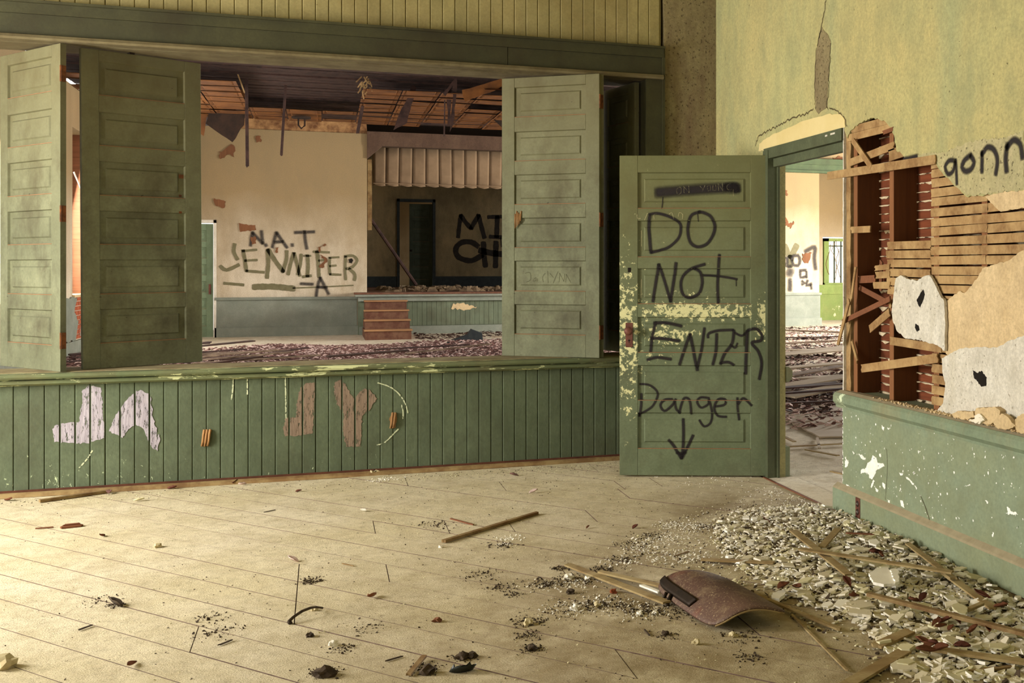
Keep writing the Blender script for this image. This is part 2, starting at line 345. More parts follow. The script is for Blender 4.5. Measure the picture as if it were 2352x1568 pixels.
def spline(pts, step):
    P = [Vector(p) for p in pts]; out = []
    if len(P) == 2: P = [P[0], P[0].lerp(P[1], .5), P[1]]
    n = len(P)
    for i in range(n-1):
        a, b, c, d = P[max(i-1, 0)], P[i], P[i+1], P[min(i+2, n-1)]
        m = max(1, int((c-b).length/step))
        for k in range(m):
            t = k/m; out.append(.5*((2*b)+(c-a)*t+(2*a-5*b+4*c-d)*t*t+(3*b-3*c+d-a)*t**3))
    out.append(P[-1]); return out
def ribbon(mb, pts2, wd, to3, step, soft=True, rnd=random, wob=0.0):
    """pts2: points on the surface plane; to3(a, b) lays them on the surface"""
    pts = spline([(p[0], p[1], 0) for p in pts2], step); n = len(pts)
    # round ends
    t0 = (pts[0]-pts[1]).normalized() if n > 1 else Vector((1, 0, 0)); t1 = (pts[-1]-pts[-2]).normalized()
    pts = [pts[0]+t0*wd*.5, pts[0]+t0*wd*.3] + pts + [pts[-1]+t1*wd*.3, pts[-1]+t1*wd*.5]
    sc = [0, .6] + [1]*(len(pts)-4) + [.6, 0]
    os_ = (-1, -.66, -.36, 0, .36, .66, 1); al = (0, .45, .9, 1, .9, .45, 0) if soft else (0, .8, 1, 1, 1, .8, 0)
    b = len(mb.v); m = len(pts)
    for i, p in enumerate(pts):
        t = (pts[min(i+1, m-1)]-pts[max(i-1, 0)]).normalized(); nx, ny = -t.y, t.x
        ww = wd*.78*(1+wob*math.sin(i*.9+len(mb.v)))
        for o, a in zip(os_, al):
            mb.v.append(tuple(to3(p.x+nx*o*ww, p.y+ny*o*ww))); mb.a.append(a*sc[i])
    for i in range(m-1):
        for k in range(6): mb.f.append((b+i*7+k, b+i*7+k+1, b+(i+1)*7+k+1, b+(i+1)*7+k))

# ================================================================ FLOOR OF THE NEAR ROOM
R = random.Random(7)
ND = Vector((.766, .6428)); RW = .197; O0 = 2.64
flo = MB().box(-4.3, 2.9, .6, 7.69, -.06, -.007).obj('floor', m_sub)
tagit(flo, 'dusty wooden floor of diagonal boards in front of the folding doors', 'floor', kind='structure')
JO = {-1: [-.455], 3: [-.11], 4: [.27], 7: [.25], 8: [.615], 6: [1.025], 2: [.99, -.11], 1: [-.11], 12: [-2.1], 11: [-1.2]}
for k in range(-22, 24):
    a, b = O0+k*RW+.0025, O0+(k+1)*RW-.0025
    js = JO.get(k) or [R.uniform(-3.5, -1.5)+R.choice((0, .4, .8)), R.uniform(.9, 2.5)]
    js = sorted(js + ([js[0]-2.9] if js[0] > -1 else []) + ([js[-1]+2.6] if js[-1] < 0 else []))
    xs = [-4.25] + [j for j in js if -4 < j < 2.6] + [2.72]
    for x0, x1 in zip(xs, xs[1:]):
        P = [(x0+.002, .8), (x1-.002, .8), (x1-.002, 7.66), (x0+.002, 7.66)]
        P = clip(P, ND.x, ND.y, b); P = clip(P, -ND.x, -ND.y, -a) if len(P) > 2 else P
        if len(P) < 3: continue
        ar = abs(sum(P[i][0]*P[(i+1) % len(P)][1]-P[(i+1) % len(P)][0]*P[i][1] for i in range(len(P))))/2
        if ar < .02: continue
        z = R.uniform(-.0015, .001)
        pm = MB().prism(P, lambda p, q: (p, q, -.006), lambda p, q, z=z: (p, q, z)); pm.mi = [0]*(len(pm.f)-len(P))+[1]*len(P); pm.obj('plank', [m_plank, m_sub], flo)

# ================================================================ PARTITION WITH THE FOLDING DOORS
YW = 7.68
wb = MB().box(-4.3, 2.33, YW+.02, YW+.16, 0, .70).obj('wall_back', m_knee)
tagit(wb, 'low green beadboard wall under the folding doors', 'wall', kind='structure')
BW = .0817
def boards(par, z0, z1, mat, y=YW, x_lo=-4.2, x_hi=2.325):
    k = int((x_lo+1.034)/BW)
    while True:
        a = -1.034+k*BW; k += 1
        if a+BW > x_hi: break
        c = .0045; e = R.uniform(-.0012, .0012)
        P = [(a+.001, y+.02), (a+.001, y+c+e), (a+.001+c, y+e), (a+BW-.001-c, y+e), (a+BW-.001, y+c+e), (a+BW-.001, y+.02)]
        MB().prism(P, lambda p, q: (p, q, z0), lambda p, q: (p, q, z1)).obj('board', mat, par)
boards(wb, .035, .70, m_knee)
wu = MB().box(-4.3, 2.33, YW+.02, YW+.16, 2.8, 4.3).obj('wall_back', m_yboard)
tagit(wu, 'cream yellow vertical board wall above the green header beam', 'wall', kind='structure')
boards(wu, 3.0, 3.95, m_yboard)
t = MB().sweep([(.0, 0), (.075, .0), (.082, .012), (.082, .03), (.0, .03)], (-4.3, YW, .713), (2.33, YW, .713))
t.box(-4.3, 2.33, YW-.001, YW+.36, .713, .7425)
t = t.obj('trim_1', m_sill); tagit(t, 'worn green sill board running below the folding doors', 'sill', kind='structure')
o = MB().sweep([(0, 0), (.03, .0), (.05, .012), (.05, .03), (.03, .042), (0, .042)], (-4.3, YW, .67), (2.33, YW, .67)).obj('sill_moulding', m_sill, t)
o = MB().box(-4.28, 2.33, YW+.02, YW+.35, .7425, .7475).obj('track_board', m_sillwood, t)
o = MB().box(-4.2, 2.32, YW-.018, YW-.001, .002, .036).obj('baseboard_back', m_redgap); tagit(o, 'dark red-brown strip at the foot of the green board wall', 'baseboard', kind='structure')
o = MB().sweep([(0, 0), (.035, 0), (.03, .016), (.014, .024), (0, .026)], (-3.9, YW-.03, .001), (2.0, YW-.03, .001)).obj('trim_2', m_moldw)
tagit(o, 'brown rounded floor moulding along the green board wall', 'moulding', kind='structure')
# header
tagit(MB().box(-4.3, 2.335, YW-.045, YW+.02, 2.925, 2.988).box(-4.3, 2.337, YW-.075, YW+.02, 2.988, 3.003).obj('trim_3', m_head), 'upper board of the dim green header beam', 'beam', kind='structure')
tagit(MB().box(-4.3, 1.2, YW-.03, YW+.02, 2.80, 2.924).box(1.204, 2.33, YW-.029, YW+.02, 2.80, 2.924).obj('trim_4', m_head), 'wide dim green fascia board over the folding doors', 'beam', kind='structure')
tagit(MB().sweep([(0, 0), (.05, .0), (.06, .012), (.05, .03), (.025, .036), (0, .036)], (-4.3, YW-.005, 2.766), (2.33, YW-.005, 2.766)).box(-4.3, 2.33, YW, YW+.09, 2.775, 2.80).box(-4.3, 2.33, YW+.12, YW+.40, 2.775, 2.80).obj('trim_5', woodm('dim_track_wood', (92, 80, 54), (106, 94, 66), st=(.6, 20, 20), dust=(112, 102, 74))), 'dusty wooden track moulding under the header beam', 'moulding', kind='structure')
o = MB().box(2.205, 2.325, YW-.03, YW+.019, .75, 2.765).box(2.325, 2.345, YW-.04, YW+.019, 0, 3.0).obj('trim_6', m_head); tagit(o, 'dim green upright casing at the right end of the folding doors', 'casing', kind='structure')
tagit(MB().box(2.21, 2.33, YW+.02, YW+.4, .75, 2.77).obj('trim_7', m_head), 'green side jamb behind the upright casing, in shade', 'jamb', kind='structure')
# plastered corner piece
P = jag([(2.346, 0), (2.755, 0), (2.755, 4.3), (2.346, 4.3)], .05, .004, R, lambda p, q: p[1] == q[1])
cp = MB().prism(P, lambda a, b: (a, YW+.18, b), lambda a, b: (a, YW-.005, b)).obj('wall_corner', m_plaster_c)
tagit(cp, 'rough brownish plaster pier between the folding doors and the corner', 'wall', kind='structure')

# ================================================================ RIGHT WALL
XW = 2.755
def YZ(pts, x=XW): return [(-PX(u, v, x).y, PX(u, v, x).z) for u, v in pts]
def slab(pts, x0, x1): return MB().prism(pts, lambda a, b: (x1, -a, b), lambda a, b: (x0, -a, b))
brk = YZ([(1946, 318), (1953, 300), (1975, 282), (2003, 271), (2030, 276), (2046, 292), (2055, 318), (2058, 345), (2070, 352), (2078, 366), (2100, 362), (2118, 368), (2150, 376), (2160, 392), (2190, 425), (2218, 451), (2262, 448), (2310, 440), (2352, 436)])
brk = jag(brk, .02, .005, R, closed=False)
brk = [p for p in brk if p[0] > -5.6]
brk.append((-3.72, brk[-1][1]))
up = [(-7.68, 4.3), (-7.68, 0), (-6.70, 0), (-6.70, 2.165), (-5.535, 2.165)] + brk + [(-3.72, .69), (2, .69), (2, 4.3)]
wr = slab(up, XW, XW+.018).obj('wall_right', m_plaster)
tagit(wr, 'tall yellow-green plaster wall with a broken hole beside the doorway', 'wall', kind='structure')
MB().box(XW+.019, 2.87, 6.705, 7.68, 0, 4.3).box(XW+.019, 2.94, 5.45, 6.70, 2.17, 4.3).box(XW+.019, 2.94, -2, 5.45, 2.75, 4.3).obj('wall_core', m_plaster_c, wr)
MB().box(2.965, 3.02, -2, 5.53, 0, 4.3).obj('rear_plaster', m_hplaster, wr)
slab(jag(YZ([(1742, 347), (1744, 330), (1762, 316), (1800, 297), (1850, 276), (1900, 262), (1930, 262), (1940, 275), (1941, 292), (1763, 346)], XW-.004), .04, .004, R), XW-.004, XW-.0005).obj('patched_plaster', m_cream, wr)
slab(jag(YZ([(1888, 62), (1897, 75), (1908, 95), (1905, 150), (1902, 200), (1900, 245), (1880, 262), (1872, 250), (1871, 180), (1874, 120), (1880, 85)], XW-.002), .04, .008, R), XW-.002, XW-.0005).obj('bared_plaster', m_plaster_c, wr)
peel = YZ([(2085, 366), (2120, 352), (2170, 350), (2200, 335), (2260, 318), (2300, 318), (2352, 300), (2352, 436), (2310, 439), (2262, 446), (2221, 449), (2192, 423), (2162, 390), (2152, 374), (2118, 366)], XW-.0015)
slab(jag(peel, .012, .006, R), XW-.0015, XW-.0003).obj('peeled_plaster', m_peel, wr)
yr = lambda a, b: (XW-.002, -a, b)
mb = MB()
for pts, wd in (([(1897, -5), (1894, 25), (1889, 50), (1882, 85), (1877, 105)], .014), ([(1875, 110), (1872, 180), (1871, 240)], .007), ([(1908, 100), (1904, 170), (1903, 215), (1898, 240), (1902, 252)], .01),
                ([(1735, 335), (1742, 312), (1765, 300), (1790, 288), (1820, 270), (1850, 262), (1868, 250)], .012), ([(1905, 248), (1925, 255), (1940, 272), (1945, 290)], .01), ([(1636, -5), (1637, 20), (1631, 25)], .012), ([(1639, 225), (1641, 270)], .008),
                ([(1630, 30), (1631, 150), (1634, 200)], .008)):
    ribbon(mb, jag(YZ(pts, XW-.002), .018, .008, R, closed=False), wd*.6, yr, .02, False)
mb.obj('crack', m_crack, wr, fix=False)
# spray lettering on the plaster above the hole
z5 = lambda L: [(1900+x/3.92, 240+y/3.92) for x, y in L]
mb = MB()
for L, wd in (([(690, 495), (740, 485), (805, 468)], .026), ([(1150, 505), (1095, 505), (1060, 560), (1085, 625), (1130, 600), (1150, 520)], .022), ([(1155, 500), (1160, 600), (1165, 715)], .020),
              ([(1290, 455), (1235, 500), (1210, 560), (1240, 600), (1290, 585), (1320, 520), (1290, 460)], .026), ([(1390, 605), (1392, 500), (1390, 430)], .026), ([(1390, 450), (1440, 385), (1500, 410), (1530, 500), (1515, 625)], .026),
              ([(1612, 600), (1605, 480), (1620, 360)], .030), ([(1612, 390), (1675, 320), (1735, 360), (1755, 480)], .028)):
    ribbon(mb, YZ(z5(L), XW-.004), wd, lambda a, b: (XW-.004, -a, b), .012)
mb.obj('sprayed_lettering', m_spray, wr, fix=False)

# door frame of the doorway on the right
fr = MB().box(2.735, 2.80, 6.615, 6.70, 0, 2.16).box(2.80, 2.815, 6.60, 6.64, 0, 2.12).obj('trim_8', m_trimg)
tagit(fr, 'green left jamb of the open doorway in the right wall', 'door frame', kind='structure')
o = MB().box(2.74, 2.80, 5.54, 6.70, 2.105, 2.175).box(2.775, 2.815, 5.54, 6.64, 2.05, 2.104).obj('trim_9', m_trimg)
tagit(o, 'green head of the open doorway in the right wall', 'door frame', kind='structure')
MB().box(2.738, 2.7395, 5.62, 5.68, 2.15, 2.16).box(2.738, 2.7395, 5.72, 5.75, 2.148, 2.158).obj('nail_plate', m_white, o)
o = MB().box(2.816, 2.868, 6.63, 6.704, 0, 2.3).obj('wall_reveal', m_plaster); tagit(o, 'yellow-green plaster reveal on the left of the open doorway', 'wall', kind='structure')
o = MB().sweep([(0, 0), (.02, 0), (.045, .03), (.045, .075), (.02, .10), (0, .10)], (2.87, 6.62, .63), (2.87, 7.6, .63), Vector((0, 0, 1))).obj('trim_10', m_capr)
tagit(o, 'end of the green wainscot cap seen beyond the doorway jamb', 'moulding', kind='structure')
MB().box(2.868, 2.90, 6.63, 7.6, .001, .20).obj('base_block', m_capr, o)
o = MB().box(2.735, 2.93, 5.57, 6.62, -.012, .004).obj('threshold', m_floorb); MB().box(2.718, 2.7345, 5.57, 6.66, -.012, .006).obj('threshold_edge', m_red, o); tagit(o, 'reddish worn threshold strip of the doorway', 'threshold', kind='structure')

# framing inside the hole
def part(mb, name, mat, par=None, **k): return mb.obj(name, mat, wr if par is None else par, **k)
for y, wd in ((5.41, .045), (5.0, .045), (4.555, .05), (4.15, .045), (3.74, .045)):
    st = part(MB().box(2.777, 2.918, y, y+wd, .691, 2.74), 'stud', m_stud)
    MB().box(2.7745, 2.777, y+.0005, y+wd-.0005, .692, 2.739).obj('stud_face', m_studf, st)
part(MB().prism(jag([(-5.535, .69), (-5.48, .69), (-5.48, 2.75), (-5.535, 2.75)], .05, .005, R, lambda p, q: abs(p[0]-q[0]) > .01), lambda a, b: (2.90, -a, b), lambda a, b: (2.768, -a, b)), 'jamb_stud', m_lath)
part(MB().prism(jag([(-5.546, .64), (-5.534, .64), (-5.534, 2.19), (-5.546, 2.19)], .03, .003, R, lambda p, q: abs(p[0]-q[0]) > .005), lambda a, b: (2.80, -a, b), lambda a, b: (2.752, -a, b)), 'plaster_edge', m_white)
keys = MB()
for i in range(36):
    z = .70+i*.047
    part(MB().box(2.92, 2.928, 3.75, 5.53, z, z+.041), 'rear_lath', m_lback)
    y = 3.8
    while y < 5.45:                                    # plaster squeezed through the gaps
        L = R.uniform(.05, .2); big = R.random() < .28
        h = R.uniform(.005, .009)+(R.uniform(.008, .022) if big else 0)
        n = 4; P = [(y, z-.003)] + [(y+L*j/n, z-.003-h*R.uniform(.3, 1.0)) for j in range(1, n)] + [(y+L, z-.003), (y+L*.5, z-.0005)]
        keys.prism(P, lambda a, b: (2.923, a, b), lambda a, b: (2.911-R.uniform(0, .004), a, b)); y += L+R.uniform(0, .05)
part(keys, 'plaster_keys', m_keys, kind='stuff')
MB().box(2.93, 2.962, 3.7, 5.53, .68, 2.45).obj('key_backing', m_keys, wr)
def lath(a, b, x=2.765, wd=.038, th=.007, mat=None, jg=.008, par=None):
    A, B = PX(*a, x), PX(*b, x)
    return part(MB().bar(A, B, wd, th, Vector((-1, 0, 0)), jg, R), 'lath', mat or m_lath, par)
for a, b, x, wd, mt in (((1946, 318), (2050, 292), 2.768, .040, 0), ((1958, 298), (2042, 276), 2.768, .040, 0), ((1953, 374), (2056, 334), 2.766, .042, 0), ((1902, 404), (2150, 366), 2.750, .045, 0),
                        ((1960, 322), (2003, 384), 2.748, .036, 0), ((1957, 528), (2001, 526), 2.766, .036, 0), ((2043, 358), (2078, 346), 2.766, .06, 0), ((2030, 305), (2054, 296), 2.76, .022, 1), ((1938, 738), (2046, 686), 2.738, .028, 1),
                        ((1999, 756), (2046, 716), 2.752, .042, 0), ((1926, 792), (1952, 690), 2.72, .026, 0), ((1955, 700), (1967, 612), 2.74, .022, 0), ((1958, 783), (1971, 830), 2.755, .022, 0), ((1976, 660), (2040, 694), 2.79, .03, 1),
                        ((1974, 642), (2012, 640), 2.775, .04, 1), ((2008, 655), (2046, 655), 2.766, .036, 0), ((2014, 632), (2046, 630), 2.766, .036, 0), ((2012, 616), (2046, 612), 2.764, .028, 0), ((2024, 668), (2026, 600), 2.785, .03, 1),
                        ((2046, 782), (2164, 800), 2.766, .042, 0), ((1981, 846), (2156, 822), 2.752, .044, 0), ((2044, 700), (2050, 700), 2.766, .03, 0)):
    lath(a, b, x, wd, mat=m_red if mt else None)
for i in range(15):                                    # rows right of the third stud
    z = 1.885-i*.0465; e = R.uniform(-.003, .003)
    ends = [3.72, 4.14+R.choice((0, .0))+R.uniform(-.01, .01), 4.612+R.uniform(-.004, .004)] if i % 3 else [3.72, 4.612+R.uniform(-.004, .004)]
    for y0, y1 in zip(ends, ends[1:]):
        part(MB().bar((2.770, y1-.002, z+e), (2.770, y0+.002, z+R.uniform(-.004, .004)), .040+R.uniform(-.002, .001), .007, Vector((-1, 0, 0)), .004, R), 'lath', m_lath)
for i in range(6):
    z = 1.497-i*.0465; part(MB().bar((2.770, 5.052+R.uniform(-.01, .02), z+.004), (2.770, 4.615, z+R.uniform(-.003, .003)), .040, .007, Vector((-1, 0, 0)), .006, R), 'lath', m_lath)
for i in range(9):
    z = 1.16-i*.052; part(MB().bar((2.770, 4.605, z), (2.770, R.uniform(4.40, 4.46), z+R.uniform(-.003, .003)), .041, .007, Vector((-1, 0, 0)), .006, R), 'lath', m_lath)
# plaster layers still hanging on the lath
rt = lambda z: (-3.72, z)
P = YZ([(2172, 812), (2174, 690), (2188, 680), (2205, 668), (2214, 673), (2226, 660), (2243, 641), (2256, 616), (2280, 608), (2310, 600), (2333, 586), (2352, 574)], XW) + [rt(1.5), rt(1.0)] + YZ([(2352, 790), (2250, 812), (2180, 822)], XW)
slab(jag(P, .018, .004, R), XW+.001, XW+.0125).obj('undercoat_plaster', m_tan, wr)
P = YZ([(2152, 944), (2166, 925), (2169, 902), (2171, 880), (2164, 852), (2163, 822), (2178, 815), (2205, 800), (2240, 797), (2290, 798), (2318, 782), (2352, 770)], XW-.003) + [rt(1.08), rt(.693), (-4.62, .693)]
slab(jag(P, .018, .003, R, lambda p, q: p[1] < .72 and q[1] < .72), XW-.003, XW+.0108).obj('white_plaster', m_white, wr)
P = YZ([(2262, 452), (2300, 438), (2352, 434)], XW) + [rt(1.72), rt(1.635)] + YZ([(2352, 477), (2330, 480), (2298, 486), (2288, 478)], XW)
slab(jag(P, .02, .003, R), XW+.001, XW+.0125).obj('undercoat_plaster', m_tan, wr)
P = YZ([(2057, 640), (2068, 632), (2085, 640), (2105, 645), (2125, 633), (2136, 632), (2148, 655), (2160, 680), (2168, 690), (2171, 740), (2169, 806), (2163, 800), (2150, 792), (2110, 780), (2080, 777), (2060, 760), (2050, 735), (2048, 712), (2052, 680)], 2.738)
pb = slab(jag(P, .015, .003, R), 2.738, 2.752); pb = pb.obj('hanging_plaster_piece', m_white, wr)
pk = MB()
for L in ([(2120, 664), (2124, 676), (2120, 690), (2113, 706), (2109, 700), (2105, 688), (2113, 675)], [(2102, 743), (2110, 748), (2112, 757), (2106, 762), (2101, 752)]):
    pk.prism(jag(YZ(L, 2.737), .01, .002, R), lambda a, b: (2.7379, -a, b), lambda a, b: (2.7372, -a, b))
pk.obj('dark_hole', m_black, pb)
pk = MB().prism(jag(YZ([(2234, 850), (2244, 856), (2254, 851), (2266, 866), (2265, 886), (2254, 888), (2244, 875), (2237, 868)], XW-.004), .01, .003, R), lambda a, b: (XW-.0031, -a, b), lambda a, b: (XW-.0038, -a, b))
pk.obj('dark_hole', m_black, wr)

# wainscot
ww = MB().box(2.745, 2.90, -2, 5.535, 0, .69).obj('wall_right', m_wains); tagit(ww, 'green painted wainscot with white flaked spots under the broken plaster', 'wall', kind='structure')
fl = MB(); xf = 2.7438
def flake(pts, jg=.004, st=.008): fl.prism(jag(YZ(pts, xf), st, jg, R), lambda a, b: (2.7449, -a, b), lambda a, b: (xf, -a, b))
z8 = lambda L: [(1900+x/3.409, 960+y/3.409) for x, y in L]
flake(z8([(355, 290), (385, 310), (395, 350), (440, 355), (450, 378), (410, 395), (385, 410), (375, 440), (350, 480), (330, 470), (325, 440), (295, 425), (262, 435), (265, 405), (305, 390), (315, 350), (345, 330)]), .003)
for L in ([(195, 255), (215, 275), (205, 285)], [(245, 280), (270, 285), (302, 315), (295, 330), (265, 315)], [(405, 280), (422, 275), (420, 305), (408, 300)], [(140, 300), (170, 350), (160, 375), (138, 385)], [(360, 480), (372, 490), (350, 545), (340, 540)],
          [(430, 505), (455, 520), (450, 555), (437, 540)], [(372, 545), (400, 560), (395, 580), (380, 568)], [(562, 425), (595, 435), (590, 450), (570, 445)], [(610, 458), (640, 470), (680, 515), (670, 522), (635, 485)], [(682, 525), (703, 545), (697, 560)],
          [(425, 55), (448, 75), (440, 100), (430, 85)], [(470, 75), (495, 80), (480, 90)], [(472, 635), (492, 640), (490, 660), (475, 658)], [(720, 600), (738, 605), (730, 612)], [(1405, 695), (1430, 705), (1440, 730), (1480, 735), (1495, 755), (1450, 752), (1415, 755)],
          [(1235, 640), (1260, 655), (1255, 672)], [(148, 515), (175, 530), (150, 535)], [(710, 255), (730, 262), (715, 280)], [(750, 285), (765, 320), (755, 325)], [(1295, 890), (1305, 895), (1300, 925), (1290, 925)], [(668, 425), (690, 430), (680, 445)],
          [(570, 640), (590, 645), (605, 700), (580, 690)], [(1020, 765), (1035, 780), (1030, 792)], [(1070, 535), (1120, 518), (1118, 530)], [(840, 830), (990, 895), (985, 903), (900, 875)]): flake(z8(L))
for i in range(170):
    y = R.uniform(3.75, 5.5); z = R.uniform(.18, .60); s = R.choice((.002, .003, .003, .004, .006)); n = 5
    fl.prism([(-y+s*R.uniform(.5, 1.4)*math.cos(6.28*j/n), z+s*R.uniform(.5, 1.6)*math.sin(6.28*j/n)) for j in range(n)], lambda a, b: (2.7449, -a, b), lambda a, b: (xf, -a, b))
for i in range(34):                                    # chipped corner edge
    z = R.uniform(.17, .60); s = R.uniform(.004, .012)
    fl.prism([(-5.534, z), (-5.534+s, z+s*.4), (-5.534+s*.7, z+s*1.4), (-5.534, z+s*2)], lambda a, b: (2.7449, -a, b), lambda a, b: (xf, -a, b))
fl.obj('flaked_spots', plain('bare_white_plaster', (240, 240, 232), (222, 222, 210), .9, 30, .2), ww, kind='stuff')
mb = MB()
for L, wd in (([(730, 605), (770, 700), (810, 830)], .005), ([(465, 240), (470, 400), (455, 640)], .0025), ([(800, 830), (640, 745), (470, 675)], .004), ([(1100, 960), (1200, 1000), (1300, 1050)], .006)):
    ribbon(mb, YZ(z8(L), xf), wd, lambda a, b: (xf-.0004, -a, b), .02, False)
mb.obj('crack', m_crack, ww, fix=False)
cap = MB().sweep([(0, 0), (.022, .0), (.022, .012), (.04, .03), (.04, .062), (.028, .078), (.0, .09)], (2.745, 5.575, .60), (2.745, -2, .60))
cap = MB().prism([(2.745, .60), (2.722, .60), (2.722, .612), (2.704, .632), (2.704, .666), (2.716, .682), (2.745, .692), (2.79, .692), (2.79, .6905), (2.7452, .6905)], lambda a, b: (a, 5.575, b), lambda a, b: (a, -2, b))
cap = cap.obj('trim_11', m_capr); tagit(cap, 'rounded green cap of the wainscot, dusty on top', 'moulding', kind='structure')
MB().prism([(2.718, .6835), (2.745, .6925), (2.789, .6925), (2.789, .695), (2.745, .695)], lambda a, b: (a, 5.56, b), lambda a, b: (a, -2, b)).obj('dust_layer', m_dusttrim, cap)
bb = MB().prism([(2.745, .018), (2.715, .018), (2.715, .140), (2.722, .148), (2.745, .166)], lambda a, b: (a, 5.60, b), lambda a, b: (a, -2, b)).obj('baseboard_right', m_wains)
tagit(bb, 'green baseboard of the wainscot with a socket', 'baseboard', kind='structure')
MB().prism([(2.7145, .1405), (2.7215, .1492), (2.745, .168), (2.745, .1665), (2.722, .1485), (2.715, .140)], lambda a, b: (a, 5.6, b), lambda a, b: (a, -2, b)).obj('dust_layer', m_dusttrim, bb)
o = MB().box(2.723, 2.744, -2, 5.55, 0, .0175).obj('baseboard_right', m_redgap); tagit(o, 'dark red gap strip under the green baseboard', 'baseboard', kind='structure')
# wall socket
so = empty('wall_socket', (2.7150, PX(1971, 1175, 2.715).y, .085)); tagit(so, 'brown double wall socket set in the green baseboard', 'socket')
MB().box(-.004, 0, -.026, .026, -.055, .055).obj('cover_plate', m_plate, so, bevel=.002)
for z in (-.022, .022):
    r = MB().lathe([(.0165, 0), (.0165, .002), (.014, .003)], (-.004, 0, z), Vector((-1, 0, 0)), 14).obj('receptacle', plain('dark_bakelite', (52, 34, 28), (44, 28, 24), .4), so)
    MB().box(-.0076, -.007, -.007, -.005, z-.004, z+.005).box(-.0076, -.007, .005, .007, z-.004, z+.005).obj('slot', m_white, r)

# white and mauve lettering brushed on the green boards, one piece per board
def painted(pts, mat, name):
    P = jag([(PY(u, v, YW).x, PY(u, v, YW).z) for u, v in pts], .012, .005, R); mb = MB(); lo = min(p[0] for p in P); hi = max(p[0] for p in P)
    k = int((lo+1.034)/BW)-1
    while -1.034+k*BW < hi:
        a = -1.034+k*BW+.0055; b = a+BW-.011; k += 1
        Q = clip(P, 1, 0, b); Q = clip(Q, -1, 0, -a) if len(Q) > 2 else []
        if len(Q) > 2: mb.prism(Q, lambda p, q: (p, YW-.0006, q), lambda p, q: (p, YW-.0022, q))
    mb.obj(name, mat, wb)
def brushm(name, a, b):
    k = NM(name); g = k.noise(10, 6, .7, (8, 1, .8)); c = k.mix(k.rng(g, .35, .65), lin(a), lin(b)); n = k.noise(26, 6, .75, (2.2, 1, .6), 3)
    al = k.rng(n, .38, .46); return k.done(c, .8, k.bump(g, .6, .005), al)
m_lav = brushm('lavender_brush_paint', (176, 168, 176), (146, 138, 146)); m_mau = brushm('mauve_brush_paint', (136, 116, 98), (118, 100, 84))
painted([(190, 895), (205, 885), (232, 890), (237, 960), (243, 1005), (200, 1018), (125, 1015), (120, 985), (130, 975), (182, 968), (188, 930)], m_lav, 'painted_letter')
painted([(310, 900), (322, 895), (345, 905), (352, 960), (368, 1010), (362, 1036), (348, 1025), (330, 985), (312, 975), (295, 985), (282, 1005), (262, 995), (250, 990), (262, 960), (285, 925)], m_lav, 'painted_letter')
painted([(690, 890), (705, 878), (724, 880), (722, 940), (718, 995), (690, 1000), (655, 1002), (650, 985), (656, 960), (680, 958), (682, 920)], m_mau, 'painted_letter')
painted([(768, 880), (785, 870), (800, 895), (812, 915), (835, 893), (850, 895), (866, 915), (845, 945), (832, 955), (828, 1025), (795, 1025), (787, 985), (790, 950), (775, 930), (768, 905)], m_mau, 'painted_letter')
mb = MB(); XZ = lambda L, y: [(PY(u, v, y).x, PY(u, v, y).z) for u, v in L]
for L in ([(868, 879), (895, 888), (915, 903), (930, 925), (937, 948)], [(866, 1022), (885, 1015), (900, 1000), (915, 985)], [(655, 860), (656, 900), (657, 960)], [(536, 868), (534, 900), (531, 918)], [(182, 1074), (198, 1056), (212, 1035)], [(922, 930), (926, 945), (925, 962)], [(568, 870), (568, 905)]):
    ribbon(mb, XZ(L, YW-.003), .006, lambda a, b: (a, YW-.003, b), .02, False)
mb.obj('flaked_line', strokemat('pale_flaked_paint', (214, 218, 184), (196, 202, 160), .1, 50, 6.5, .8), wb, fix=False)
# splintered holes in the board wall
m_splin = woodm('raw_splinter_wood', (182, 140, 92), (140, 98, 58), st=(20, 20, 2))
for u, v, n in ((474, 1005, 3), (903, 965, 2)):
    c = PY(u, v, YW-.004)
    h = MB()
    for j in range(n):
        xx = c.x+(j-(n-1)/2)*.017; h.tube([(xx+.006, YW-.006, c.z+.052), (xx+.001, YW-.016, c.z+.02), (xx-.003, YW-.017, c.z-.02), (xx-.010, YW-.006, c.z-.052)], .009, 7, .006)
    h.obj('splintered_wood', m_splin, wb, smooth=True)
    MB().prism(jag([(c.x-.02, c.z-.055), (c.x+.015, c.z-.05), (c.x+.026, c.z+.04), (c.x-.005, c.z+.055), (c.x-.022, c.z+.02)], .01, .004, R), lambda a, b: (a, YW-.0005, b), lambda a, b: (a, YW-.003, b)).obj('raw_wood_patch', m_splin if u > 700 else m_moldw, wb)
# splintered hole left of the spray lettering, dents etc. are in the paint

